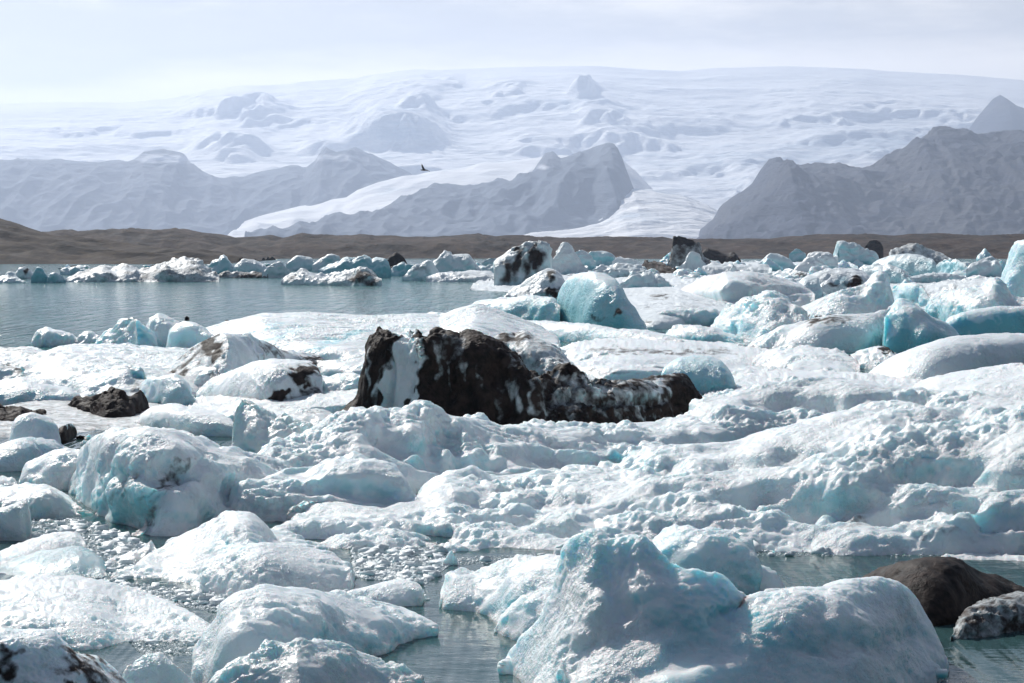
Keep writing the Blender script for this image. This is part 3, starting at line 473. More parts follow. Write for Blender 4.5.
# --- the far pack
def row(items, **kw):
    for lb, t, b, opt in items: B(lb, L(t, b, **{k: opt.pop(k) for k in ('d','e','k','sm','px','endp') if k in opt}), **{**kw, **opt})
row([
 ('low blue ice block at the left edge of the far shore', [(-20,278),(0,277),(10,274),(18,277),(25,281)], [(-20,283),(25,283)], dict(tint=.4)),
 ('white ice wedge with a dark top behind the blue shore block', [(14,274),(20,268),(25,267),(31,272),(34,276)], [(14,279),(34,279)], dict(spots=[(26,271,3,4,1.2)])),
 ('cyan pyramid shaped ice on the far shore', [(31,277),(34,271),(38,266),(41,268),(45,272),(49,278)], [(31,283),(49,283)], dict(tint=.7, sm=.3, cuts=0)),
 ('rounded blue-grey ice block right of the cyan pyramid', [(47,279),(50,275),(56,274),(63,275),(66,281)], [(47,283),(66,283)], dict(tint=.5)),
 ('low pale cyan ice bar against the brown shore', [(60,271),(66,267),(76,266),(88,268),(94,272)], [(60,275),(94,275)], dict(tint=.5)),
 ('long low dirt streaked floe lining the far shore', [(66,278),(78,272),(90,269),(103,265),(112,267),(125,266),(138,269),(150,267),(160,264),(175,260),(188,258),(198,260),(206,266),(214,272),(219,279)], [(66,282),(219,282)], dict(ash=.36, rough=1.7, d=16, an=(1.5,1.5,.5), cuts=0)),
 ('cyan leaning wedge of ice on the far shore', [(206,273),(211,267),(216,262),(222,258),(227,256),(229,262),(233,266),(236,272)], [(206,276),(236,276)], dict(tint=.5, sm=.3)),
 ('pale ice hump with a tiny spike beside the cyan wedge', [(232,270),(237,263),(243,259),(248,260),(256,262),(264,264),(270,270)], [(232,275),(270,275)], dict(tint=.2)),
 ('flat black edged ice shelf under the cyan wedge', [(214,275),(225,273),(240,272),(256,272),(268,274)], [(214,278),(268,278)], dict(ash=.6)),
 ('low white and grey ice patch left of the long wedge', [(262,272),(268,264),(278,261),(286,264),(290,272)], [(262,278),(290,278)], dict(ash=.2)),
 ('small pale green ice block with a curved top', [(286,265),(291,259),(298,255),(304,256),(309,259),(314,262)], [(286,271),(314,271)], dict(tint=.35)),
 ('white topped teal ice hump behind the blue-green block', [(312,266),(320,258),(330,254),(338,254),(345,259),(350,266)], [(312,272),(350,272)], dict(tint=.25)),
 ('broad blue-green ice block with a white rim', [(318,270),(330,265),(341,261),(345,257),(352,259),(360,256),(368,256),(371,260),(376,258),(386,257),(390,264),(391,272)], [(318,278),(391,278)], dict(tint=.65, e=.6)),
 ('long low wedge, white at left and black striped at right', [(281,281),(284,276),(292,273),(305,271),(316,275),(330,275),(345,273),(360,269),(372,266),(378,270),(382,280)], [(281,285),(382,286)], dict(rough=1.2, spots=[(366,277,16,8,.75),(292,279,10,4,.4)])),
 ('black ash topped ice stump', [(387,262),(390,255),(396,252),(402,254),(407,260),(407,266)], [(387,269),(407,269)], dict(ash=1.4)),
 ('grey-teal slab under the black ash stump', [(388,269),(398,265),(410,264),(418,266)], [(388,276),(418,276)], dict(tint=.6, ash=.1)),
 ('blue ice wedge with a dark speckled left side', [(402,277),(408,270),(416,266),(424,262),(430,260),(434,266),(441,276)], [(402,281),(441,281)], dict(tint=.3, spots=[(422,272,10,6,.5)])),
 ('peaked white and cyan iceberg with a small crown', [(428,270),(436,260),(441,254),(444,251),(448,251),(452,255),(460,254),(470,255),(475,261),(480,266),(483,272)], [(428,279),(483,279)], dict(tint=.3, sm=.4)),
 ('low snow white shelf before the crowned iceberg', [(426,277),(440,273),(452,272),(470,271),(485,271),(497,275)], [(426,282),(497,282)], dict(d=6)),
 ('pale blue round ice block right of the crowned iceberg', [(482,264),(486,257),(493,255),(500,257),(506,263)], [(482,270),(506,270)], dict(tint=.35)),
 ('small cyan ice step before the round block', [(478,271),(486,265),(494,264),(500,270)], [(478,276),(500,276)], dict(tint=.4)),
 ('steep iceberg with black vertical streaks', [(494,280),(496,264),(502,259),(508,252),(514,248),(520,245),(527,242),(534,240),(540,239),(545,243),(548,252),(550,266),(552,278)], [(494,287),(552,287)], dict(ash=.25, tint=.25, rough=1.1, an=(.6,.6,2.4), sm=.4, d=5, cuts=0, spots=[(537,258,5,14,.9),(517,262,6,16,.7,'a',15),(527,268,4,12,.6),(505,272,5,10,.6)])),
 ('blunt white ice tooth beside the streaked iceberg', [(549,268),(551,256),(555,248),(561,243),(566,242),(570,246),(575,254),(580,260),(588,266)], [(549,276),(588,276)], dict(tint=.1, sm=.4)),
 ('grey-blue faceted ice block right of the white tooth', [(570,262),(572,252),(580,250),(590,253),(596,262)], [(570,272),(596,272)], dict(tint=.35)),
 ('flat topped blue ice table', [(586,256),(592,252),(602,251),(612,254),(616,258)], [(586,267),(616,267)], dict(tint=.5, e=.5)),
 ('white ice loaf between the blue table and the dark spire', [(612,262),(616,257),(628,257),(636,260),(645,266)], [(612,271),(645,271)], dict(tint=.1)),
 ('dark topped blue-grey ice slab behind the jagged blue block', [(592,270),(600,265),(615,263),(632,264),(645,267),(655,272)], [(592,280),(655,280)], dict(tint=.4, ash=.28)),
 ('jagged light blue ice block with white crests', [(620,284),(624,277),(632,272),(642,273),(646,270),(651,270),(654,275),(660,273),(668,279),(674,286)], [(620,292),(674,292)], dict(tint=.4, rough=1.3, sm=.4)),
 ('low black ash bar between the loaf and the dark spire', [(640,266),(646,262),(656,261),(664,264),(672,268),(680,272)], [(640,274),(680,277)], dict(ash=1.3)),
 ('dark overhanging ice spire, highest of the far pack', [(667,264),(670,258),(672,250),(672,240),(673,236),(677,236),(684,238),(692,240),(698,243),(701,248),(703,256),(712,264)], [(667,270),(712,270)], dict(ash=.62, sm=.1, an=(.5,.5,2.5), e=1.2, eb=1.2, endp=.5, big=.3, d=4, cuts=0, spots=[(680,240,14,5,.7)])),
 ('ribbed white ice flank at the foot of the dark spire', [(680,266),(685,258),(690,250),(694,253),(699,254),(702,258),(706,264)], [(680,273),(706,273)], dict(tint=.15, an=(.5,.5,2.5), sm=.3, rough=1.5)),
 ('black humped iceberg right of the dark spire', [(698,258),(702,251),(708,247),(714,248),(720,252),(728,254),(733,252),(738,254),(741,261)], [(698,266),(741,266)], dict(ash=1.4)),
 ('low blue-white ice wall running from the dark spire to the right', [(700,268),(712,264),(730,264),(745,265),(760,264),(772,268)], [(700,276),(772,276)], dict(tint=.25, d=10)),
 ('square shouldered blue-white ice block behind the pointed cone', [(757,266),(761,255),(766,252),(775,253),(785,256),(792,260),(796,267)], [(757,272),(796,272)], dict(tint=.35, e=.6)),
 ('tiny teal ice cube on the far shore beside the square block', [(789,255),(792,249),(798,248),(804,250),(806,255)], [(789,262),(806,262)], dict(tint=.5)),
 ('white slope of ice leading up to the square headed iceberg', [(792,272),(798,262),(806,256),(816,252),(830,252),(838,256)], [(792,276),(838,276)], dict(tint=.05)),
 ('square headed cyan-white iceberg with an overhung brow', [(832,262),(836,250),(835,244),(840,242),(852,242),(860,244),(868,249),(876,255),(880,262)], [(832,272),(880,272)], dict(tint=.35, sm=.4, e=.6)),
 ('black lump of ash behind the square headed iceberg', [(865,248),(868,241),(873,239),(879,239),(883,243),(883,250)], [(865,264),(883,264)], dict(ash=1.5)),
 ('ash striped white iceberg at the far right shore', [(890,256),(896,249),(904,245),(914,243),(922,247),(932,250),(942,253),(950,258)], [(890,266),(950,266)], dict(ash=.45)),
 ('broad smooth blue ice dome before the striped iceberg', [(868,268),(878,260),(890,256),(905,255),(920,256),(932,259),(937,266)], [(868,277),(937,278)], dict(tint=.45, rough=.4, e=.7)),
 ('white capped blue ice hump overlapping the broad blue dome', [(852,272),(862,266),(875,264),(890,264),(902,269),(910,278)], [(852,284),(910,285)], dict(tint=.4, rough=.7)),
 ('low teal fronted white slab below the broad blue dome', [(906,278),(925,274),(950,273),(966,276)], [(906,285),(966,284)], dict(tint=.35, e=.6)),
 ('blue hollowed white ice block right of the broad dome', [(934,270),(938,262),(948,259),(960,261),(968,268)], [(934,276),(968,277)], dict(tint=.35, spots=[(952,266,8,4,.4,'t')])),
 ('flat blue-white ice wall among the far right blocks', [(966,270),(972,262),(985,260),(996,262),(1002,270)], [(966,278),(1002,278)], dict(tint=.3)),
 ('tiny round topped white blocks row end near the notched pillar', [(976,262),(982,257),(992,256),(1000,260),(1006,266)], [(976,268),(1006,268)], dict(tint=.1)),
 ('long white ice bank behind the snow capped cyan iceberg', [(905,292),(925,286),(950,281),(975,279),(1000,278),(1020,282)], [(905,298),(1020,300)], dict(tint=.05, d=16)),
 ('grey hollowed ice block behind the slanting beige-white iceberg', [(884,294),(890,286),(902,283),(915,284),(924,288),(930,298)], [(884,305),(930,308)], dict(tint=.35, ash=.15)),
 ('small white ice saddle left of the grey hollowed block', [(826,268),(836,263),(848,262),(858,266)], [(826,272),(858,273)], dict(tint=.1)),
 ('low white ice hummock with a dark crack beside the square block', [(766,278),(776,272),(790,268),(802,270),(812,276)], [(766,284),(812,285)], dict(tint=.1, spots=[(776,280,6,3,.9),(800,276,5,3,.7)])),
], group='icebergs of the far pack', px=1.2)
B('wide snow covered pack floe under the far right icebergs', L([(690,270),(760,266),(860,266),(960,266),(1060,266)], [(690,300),(800,330),(900,345),(1060,352)], d=600, e=.45, k=.97), name='ice_floe', cat='ice floe', rough=.5, big=.15)
B('thin pack floe under the streaked iceberg and the blue table', L([(470,276),(540,270),(620,268),(720,268)], [(470,290),(560,296),(640,300),(720,300)], d=300, e=.45, k=.9), name='ice_floe', cat='ice floe', rough=.4, big=.15)

row([
 ('low domed snow lump on the left sheet below the square hump', [(40,358),(52,351),(68,349),(84,353),(96,360)], [(40,366),(96,367)], dict(tint=.05)),
 ('pale lump with a teal underside left of the white dome', [(96,362),(106,354),(120,351),(134,355),(142,364)], [(96,370),(142,371)], dict(tint=.2)),
 ('wide soft snow swell above the rounded drift at the left edge', [(-20,374),(10,369),(40,369),(70,374),(90,382)], [(-20,384),(90,390)], dict(tint=.05, d=4)),
 ('cyan faced lump just left of the black ash heap', [(108,386),(118,372),(132,365),(142,368),(146,380),(146,388)], [(108,394),(146,394)], dict(tint=.35)),
 ('knobbly grey-white lump behind the teal fronted lump', [(146,378),(154,368),(166,364),(178,368),(188,376)], [(146,386),(188,388)], dict(tint=.1, ash=.15)),
 ('white lump in front of the clear fin', [(196,378),(206,370),(220,367),(236,372),(246,380)], [(196,388),(246,388)], dict(tint=.05)),
 ('small blue-white hump behind the jagged pale cyan tooth', [(576,362),(590,354),(606,352),(622,356),(634,364)], [(576,370),(634,371)], dict(tint=.2)),
 ('long thin snow welt lying on the flat white sheet', [(600,372),(630,366),(655,365),(672,370)], [(600,379),(672,380)], dict(tint=.05)),
 ('low teal edged pan right of the translucent cyan dome', [(742,384),(770,378),(800,377),(830,380),(850,385)], [(742,394),(850,396)], dict(tint=.25)),
 ('snow heap at the far end of the smooth white sheet', [(398,322),(415,315),(432,312),(448,313),(462,320)], [(398,329),(462,331)], dict(tint=.05)),
 ('frosted blue-white lump before the white shelf left of the cyan dome', [(430,334),(444,326),(460,323),(476,327),(486,335)], [(430,340),(486,341)], dict(tint=.2)),
 ('broken white hummock on the ridge side of the teal pool', [(770,356),(780,347),(796,343),(812,346),(826,355)], [(770,362),(826,364)], dict(tint=.1)),
], group='smaller icebergs of the middle pack', px=1.2)
# ================================================================ small ice: prototypes and their copies
def blob(seed, flat):
    n = 22; m = 34
    th = np.linspace(0, math.pi, n); ph = np.linspace(0, 2*math.pi, m, endpoint=False)
    T, P = np.meshgrid(th, ph, indexing='ij')
    V = np.stack([np.sin(T)*np.cos(P), np.sin(T)*np.sin(P), np.cos(T)*flat], -1).reshape(-1, 3)
    U = V.copy()
    r = 1+.55*noise(U, 1.1, seed)+.28*noise(U, .5, seed+1)+.16*ridged(U, .28, seed+2)
    V = V*r[:, None]
    i, j = np.meshgrid(np.arange(n-1), np.arange(m), indexing='ij')
    a = (i*m+j).ravel(); b = (i*m+(j+1) % m).ravel()
    Fc = np.stack([a, a+m, b+m, b], -1)
    s = V[:, 2]
    return V, Fc
protos = []
for k in range(9):
    V, Fc = blob(100+k, (.5, .7, .45, .9, .6, .35, .75, .5, .8)[k])
    mat = ice((.03, .06)[k % 2])
    me_o = mesh_obj('ice_chunk', V, Fc, ice(.06), (0, 0, 0), {'ash': np.full(len(V), (0, .1, .5, 0, 0, .2, 1.2, 0, .05)[k]), 'tint': np.full(len(V), (0, .3, .1, .5, .05, .2, 0, .35, .1)[k])})
    protos.append([me_o, False])
def chunk(px, py, w, k, label, group, name='ice_chunk', sink=.15):
    Y = F*H/(py-HY); X = (px-HX)/F*Y; s = w/F*Y/2
    pr = protos[k]
    if pr[1]: o = pr[0].copy(); C.objects.link(o)
    else: o = pr[0]; pr[1] = True
    o.location = (X, Y, s*sink); o.rotation_euler = (0, 0, random.uniform(0, 6.28)); o.scale = (s, s*random.uniform(.8, 1.3), s*random.uniform(.8, 1.15))
    prop(o, label, 'ice chunk', group)
def sprinkle(n, x0, x1, y0, y1, w0, w1, ks, label, group):
    for _ in range(n):
        u = random.random(); y = y0+(y1-y0)*random.random()**1.0
        chunk(random.uniform(x0, x1), y, random.uniform(w0, w1), random.choice(ks), label, group)
sprinkle(60, 660, 1030, 264, 282, 9, 22, (0, 1, 2, 3, 4, 5, 7, 8), 'small weathered white or blue ice chunk in the crowded far right pack', 'chunks crowding the far right pack')
sprinkle(40, 690, 1030, 280, 325, 12, 30, (0, 1, 4, 7, 8), 'snowy ice chunk lodged between the larger icebergs on the right', 'chunks between the large right-hand icebergs')
sprinkle(26, 480, 690, 264, 284, 7, 18, (0, 1, 2, 3, 5, 6, 8), 'small pale or dirty ice chunk in the middle of the far pack', 'chunks in the middle of the far pack')
sprinkle(34, 60, 480, 266, 276, 5, 13, (0, 2, 3, 5, 6, 1), 'tiny ice chunk among the bergs along the brown far shore', 'chunks along the far shore')
for (x, y, w, k, lb) in ((655,303,5,6,'dark'),(668,300,5,6,'dark'),(640,312,4,6,'dark')):
    chunk(x, y, w, k, 'speck of dark ash lying on the snow covered floe by the cyan dome', 'dark specks on the snow covered floe')
sprinkle(22, 0, 230, 352, 396, 8, 22, (0, 1, 4, 7, 8), 'rounded snowy ice chunk on the undulating left sheets', 'chunks on the left sheets')
sprinkle(16, 540, 860, 345, 385, 7, 18, (0, 1, 4, 5, 8), 'low snowy ice chunk between the cyan domes and the long ridge', 'chunks behind the long ridge')
sprinkle(10, 20, 110, 500, 530, 6, 14, (0, 1, 3), 'fist sized wet ice lump floating beside the clear slabs', 'wet lumps beside the clear slabs')
sprinkle(9, 76, 112, 425, 446, 5, 9, (3, 6, 8), 'small clear or dark ice lump in the gap behind the massive rounded iceberg', 'lumps in the gap behind the rounded iceberg')
for pr in protos:
    if not pr[1]: bpy.data.objects.remove(pr[0])

# ================================================================ brash ice (countless chips afloat)
def brash():
    rs = np.random.RandomState(5)
    polys = [([(30,520),(75,517),(110,530),(150,545),(160,560),(120,585),(85,575),(30,545)], 20000),
             ([(120,582),(200,592),(300,602),(340,592),(420,590),(430,600),(300,612),(215,612),(130,598)], 20000),
             ([(350,545),(440,550),(450,565),(425,585),(355,578)], 24000), ([(130,640),(215,640),(210,655),(140,655)], 2000),
             ([(430,560),(560,553),(560,560),(445,566)], 2000), ([(740,548),(1030,552),(1030,556),(740,556)], 2000),
             ([(200,470),(330,470),(330,482),(200,482)], 1200), ([(690,372),(800,380),(800,392),(690,392)], 1500)]
    Vs, Fs, off = [], [], 0
    base = np.array([(-1,-1,-1),(1,-1,-1),(1,1,-1),(-1,1,-1),(-1,-1,1),(1,-1,1),(1,1,1),(-1,1,1)], float)
    fc = np.array([(0,3,2,1),(4,5,6,7),(0,1,5,4),(1,2,6,5),(2,3,7,6),(3,0,4,7)])
    for poly, n in polys:
        P = np.array(poly, float); k = 0
        while k < n:
            x = rs.uniform(P[:, 0].min(), P[:, 0].max()); y = rs.uniform(P[:, 1].min(), P[:, 1].max())
            ins = False; j = len(P)-1
            for i in range(len(P)):
                if (P[i, 1] > y) != (P[j, 1] > y) and x < (P[j, 0]-P[i, 0])*(y-P[i, 1])/(P[j, 1]-P[i, 1])+P[i, 0]: ins = not ins
                j = i
            if not ins: continue
            k += 1
            Y = F*H/(y-HY); X = (x-HX)/F*Y; p = Y/F
            s = p*min(6, .24*(1-rs.rand())**-.48)
            v = base*(1+rs.uniform(-.55, .25, (8, 3)))*np.array([s, s*rs.uniform(.6, 1.4), s*rs.uniform(.2, .9)])
            a, b = rs.uniform(0, 6.28), rs.uniform(-.6, .6)
            v = v@np.array([[math.cos(a), math.sin(a), 0], [-math.sin(a), math.cos(a), 0], [0, 0, 1]])@np.array([[1, 0, 0], [0, math.cos(b), math.sin(b)], [0, -math.sin(b), math.cos(b)]])
            Vs.append(v+np.array([X, Y, s*.12])); Fs.append(fc+off); off += 8
    V = np.concatenate(Vs)
    rs2 = np.repeat(rs.uniform(-.15, .3, len(V)//8), 8)
    o = mesh_obj('brash_ice', V, np.concatenate(Fs), ice_material('brash_chips', .015, 0), (0, 24, 0), {'ash': np.zeros(len(V)), 'tint': rs2}, smooth=False)
    prop(o, 'glittering slush of countless ice chips afloat between the near floes', 'brash ice', None, 'stuff')
brash()

# ================================================================ bird
def bird():
    m = bpy.data.materials.new('plumage'); t = NT(m); ps = t.n('ShaderNodeBsdfPrincipled'); co = t.n('ShaderNodeTexCoord').outputs['Object']
    t.l(t.mix(t.noise(co, 14), (.05, .05, .055), (.12, .115, .11)), ps.inputs['Base Color']); ps.inputs['Roughness'].default_value = .7; out(t, ps.outputs[0])
    Y = 90.; cx = (424-HX)/F*Y; cz = H-(170-HY)/F*Y
    def limb(pts):                                # elliptical tube through (x, y, z, half width, half thickness)
        V, Fc = [], []; q = 10
        for i, (x, y, z, a, b) in enumerate(pts):
            for k in range(q):
                w = 2*math.pi*k/q; V.append((x+b*math.cos(w)*.5, y+a*math.cos(w), z+b*math.sin(w)))
        for i in range(len(pts)-1):
            for k in range(q): Fc.append((i*q+k, i*q+(k+1) % q, (i+1)*q+(k+1) % q, (i+1)*q+k))
        return V, Fc
    # tail - body - head run along x (flying left), wings bank up and down
    parts = []
    V = []; Fc = []
    def add(vf):
        o = len(V); V.extend(vf[0]); Fc.extend([tuple(i+o for i in f) for f in vf[1]])
    q = 12; body = [(.27, .004, .002), (.24, .035, .010), (.16, .03, .022), (.08, .045, .045), (0, .055, .055), (-.08, .045, .045), (-.13, .028, .03), (-.16, .034, .034), (-.19, .026, .026), (-.21, .008, .008), (-.25, .002, .002)]
    vb = []; fb = []
    for i, (x, a, b) in enumerate(body):
        for k in range(q):
            w = 2*math.pi*k/q; vb.append((x, a*math.cos(w), b*math.sin(w)-.12*x*0))
    for i in range(len(body)-1):
        for k in range(q): fb.append((i*q+k, i*q+(k+1) % q, (i+1)*q+(k+1) % q, (i+1)*q+k))
    add((vb, fb))
    for pts in ([(0, 0, .02, .0, .0), (-.03, .10, .12), (-.07, .16, .27), (-.10, .15, .36)], [(0, 0, 0), (.09, -.16, -.03), (.2, -.3, -.06), (.3, -.36, -.10)]):
        vv = []; ff = []; ch = (.075, .07, .045, .008)
        for i, pt in enumerate(pts):
            x, y, z = pt[:3]; c = ch[i]
            for (du, dv) in ((-1, 0), (-.3, .01), (1, 0), (-.3, -.006)): vv.append((x+du*c, y+dv*.5, z+dv+du*c*.12))
        for i in range(3):
            for k in range(4): ff.append((i*4+k, i*4+(k+1) % 4, (i+1)*4+(k+1) % 4, (i+1)*4+k))
        add((vv, ff))
    o = mesh_obj('bird', np.array(V), np.array(Fc), m, (0, 0, 0)); o.location = (cx, Y, cz); o.rotation_euler = (0, 0, .3); o.scale = (.75,)*3
    prop(o, 'small dark seabird gliding with banked wings before the glacier', 'bird')
bird()

# ================================================================ lagoon, ground, shore hills
def grid_sheet(name, x0, x1, y0, y1, z, mat, nx=2, ny=2, **kw):
    X, Y = np.meshgrid(np.linspace(x0, x1, nx), np.linspace(y0, y1, ny))
    V = np.stack([X, Y, np.full_like(X, z)], -1).reshape(-1, 3)
    i, j = np.meshgrid(np.arange(ny-1), np.arange(nx-1), indexing='ij'); q = (i*nx+j).ravel()
    return prop(mesh_obj(name, V, np.stack([q, q+1, q+nx+1, q+nx], -1), mat, (0, 0, 0)), **kw)
def water_mat():
    m = bpy.data.materials.new('lagoon_water'); t = NT(m)
    geo = t.n('ShaderNodeNewGeometry').outputs['Position']
    mp = t.n('ShaderNodeMapping'); t.l(geo, mp.inputs[0]); mp.inputs['Scale'].default_value = (.75, 1.25, 1)
    mp2 = t.n('ShaderNodeMapping'); t.l(geo, mp2.inputs[0]); mp2.inputs['Scale'].default_value = (.05, .016, 1)
    big = t.noise(mp2.outputs[0], 1, 4, .6)
    ps = t.n('ShaderNodeBsdfPrincipled')
    sp0 = t.n('ShaderNodeSeparateXYZ'); t.l(geo, sp0.inputs[0])
    silt = t.mix(t.step(sp0.outputs[1], 45, 110), (.040, .088, .092), (.10, .32, .32))   # clear meltwater by the floes, silty open lagoon
    t.l(t.mix(t.step(big, .35, .65, 0., .22), silt, (.03, .09, .10)), ps.inputs['Base Color'])
    ps.inputs['Roughness'].default_value = .09; ps.inputs['IOR'].default_value = 1.333; ps.inputs['Specular IOR Level'].default_value = .28
    a = t.noise(mp.outputs[0], 1.1, 5, .55); b = t.noise(mp.outputs[0], .22, 3, .5)
    sep = t.n('ShaderNodeSeparateXYZ'); t.l(geo, sep.inputs[0])
    amp = t.step(sep.outputs[1], 45, 100, .06, 1.)      # sheltered between the floes, wind-ruffled out on the lagoon
    mp3 = t.n('ShaderNodeMapping'); t.l(geo, mp3.inputs[0]); mp3.inputs['Scale'].default_value = (1.1, .10, 1)
    gust = t.noise(mp3.outputs[0], 1, 3, .6); amp = t.math('MULTIPLY', amp, t.step(gust, .3, .7, .25, 1.9))
    h = t.math('MULTIPLY', t.math('ADD', t.math('MULTIPLY', a, .34), t.math('MULTIPLY', b, .9)), amp)
    fine = t.math('MULTIPLY', t.noise(mp.outputs[0], 6, 3, .6), .006)
    bp = t.n('ShaderNodeBump'); bp.inputs['Strength'].default_value = 1; bp.inputs['Distance'].default_value = 1
    t.l(t.math('ADD', h, fine), bp.inputs['Height']); t.l(bp.outputs[0], ps.inputs['Normal'])
    out(t, ps.outputs[0]); return m
def rock_mat(name, c1, c2, c3, sc, snow=None, bump=None):
    m = bpy.data.materials.new(name); t = NT(m)
    geo = t.n('ShaderNodeNewGeometry').outputs['Position']
    mp = t.n('ShaderNodeMapping'); t.l(geo, mp.inputs[0]); mp.inputs['Scale'].default_value = (1, .5, 3)
    a = t.noise(mp.outputs[0], sc, 6, .6); b = t.noise(mp.outputs[0], sc*6, 5, .65)
    col = t.mix(t.step(a, .35, .65), c1, c2); col = t.mix(t.step(b, .45, .75), col, c3)
    if snow:
        at = t.n('ShaderNodeAttribute', attribute_name='snow').outputs['Fac']
        f = t.step(t.math('ADD', at, t.math('MULTIPLY', t.math('SUBTRACT', a, .5), .8)), .45, .6)
        col = t.mix(f, col, snow)
    ps = t.n('ShaderNodeBsdfPrincipled'); t.l(col, ps.inputs['Base Color']); ps.inputs['Roughness'].default_value = .9
    ps.inputs['Specular IOR Level'].default_value = .2
    if bump:
        bp = t.n('ShaderNodeBump'); bp.inputs['Strength'].default_value = .8; bp.inputs['Distance'].default_value = bump
        t.l(t.math('ADD', a, t.math('MULTIPLY', b, .5)), bp.inputs['Height']); t.l(bp.outputs[0], ps.inputs['Normal'])
    out(t, ps.outputs[0]); return m
grid_sheet('water', -900, 900, 4, 1500, 0, water_mat(), label='pale teal glacial lagoon water', cat='water', kind='structure')
plain = rock_mat('outwash_gravel', (.09, .07, .055), (.12, .10, .08), (.06, .05, .045), .02)
grid_sheet('ground', -30000, 30000, -2000, 45000, -3.0, plain, label='dark gravel outwash plain', cat='ground', kind='structure')

def range_mesh(name, top, Yr, Yf, zf, mat, label, cat, e=1.0, relief=(), px=2., rows=120, back=.6, snow=None, bandfn=None, kind='structure', shape=None, cliffs=(), cmin=.12):
    """a range of real size: crest read off the photo at distance Yr, foot at Yf"""
    top = np.array(top, float); x0, x1 = top[0, 0], top[-1, 0]; n = int((x1-x0)/px)
    us = np.linspace(x0, x1, n); yt = np.interp(us, top[:, 0], top[:, 1])
    Zr = H-(yt-HY)/F*Yr
    t = np.linspace(0, 1, rows); tb = np.linspace(0, 1, 14)[1:]
    Yc = Yf+(Yr-Yf)*t
    prof = shape(t) if shape is not None else np.sin(t*math.pi/2)**e
    V = []
    X = (us[:, None]-HX)/F*Yr
    Y = np.concatenate([Yc, Yr+(Yr-Yf)*back*tb]); Z = np.concatenate([prof, (1-tb)**1.1])
    YY = np.repeat(Y[None, :], n, 0); ZZ = zf+(Zr[:, None]-zf)*Z[None, :]
    XX = X*(.55+.45*YY/Yr)/1.0
    V = np.stack([XX, YY, ZZ], -1).reshape(-1, 3); m = len(Y)
    tt = np.repeat(np.concatenate([t, 1-tb])[None, :], n, 0).ravel()
    px0 = HX+F*V[:, 0]/V[:, 1]; py0 = HY+F*(H-V[:, 2])/V[:, 1]
    for (cx, cy, rx, w_, h_, fd) in cliffs:        # benches of ice that break off in a steep face
        W2 = V*np.array([1/900., 1/900., 0]); wx = 22*pn(W2[:, 0]+cx, W2[:, 1], W2[:, 2]+cy)+9*pn(W2[:, 0]*4, W2[:, 1]*4, W2[:, 2]+cx); wy = 9*pn(W2[:, 0]*2, W2[:, 1]*2, W2[:, 2]+cx+cy)+3.5*pn(W2[:, 0]*8+3, W2[:, 1]*8, W2[:, 2]+cy)
        dy = cy-py0+wy
        V[:, 2] += h_*np.exp(-((px0+wx-cx)/rx)**4)/(1+np.exp(np.clip(-dy/w_, -40, 40)))*np.exp(-np.clip(dy, 0, None)/fd)
    env = np.clip(1-tt**6, cmin, 1)*np.clip(tt*12, 0, 1)
    S = sum([1])*1.
    for (wl, am, an, rd) in relief:
        V[:, 2] += env*am*(ridged if rd else noise)(V*np.array([1, 1, .0]), wl, int(wl) % 37+3, an)
    V[:, 2] = np.maximum(V[:, 2], zf-1)
    i, j = np.meshgrid(np.arange(n-1), np.arange(m-1), indexing='ij'); q = (i*m+j).ravel()
    attrs = {}
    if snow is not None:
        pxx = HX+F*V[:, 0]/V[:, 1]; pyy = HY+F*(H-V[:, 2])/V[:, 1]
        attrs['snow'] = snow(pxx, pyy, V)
    o = mesh_obj(name, V, np.stack([q, q+m, q+m+1, q+1], -1), mat, (0, Yr, 0), attrs)
    return prop(o, label, cat, None, kind)

moraine = rock_mat('moraine', (.046, .026, .018), (.020, .013, .011), (.085, .055, .033), .03, bump=3)
darkm = rock_mat('near_moraine', (.036, .021, .014), (.017, .011, .009), (.07, .048, .026), .03, bump=2)
range_mesh('hill', [(-120,212),(-60,217),(-20,219),(0,220),(15,224),(30,229),(50,235),(70,239),(100,242),(150,247),(220,254),(260,262)], 900, 700, -.5, darkm, 'dark brown moraine hill sloping down from the left', 'hill', cmin=.4, relief=[(60, 4, (1,1,1), 1), (22, 1.8, (1,1,1), 1), (8, .6, (1,1,1), 0)], rows=90)
range_mesh('hill', [(-120,238),(60,237),(80,235),(95,233),(105,235),(125,232),(140,234),(150,232),(165,234),(192,232),(205,235),(225,237),(240,241),(256,241),(275,239),(290,242),(310,238),(325,240),(345,239),(365,238),(380,241),(400,239),(430,241),(455,239),(480,237),(495,240),(512,239),(560,241),(620,241),(680,241),(740,240),(770,240),(800,238),(820,238),(850,239),(900,239),(960,237),(1000,238),(1150,239)],
  1500, 1120, -.5, moraine, 'long low brown moraine along the far shore', 'hill', cmin=.35, relief=[(130, 6, (1,1,1), 1), (50, 3.2, (1,1,1), 1), (18, 1.3, (1,1,1), 1)], rows=110, px=1.3)

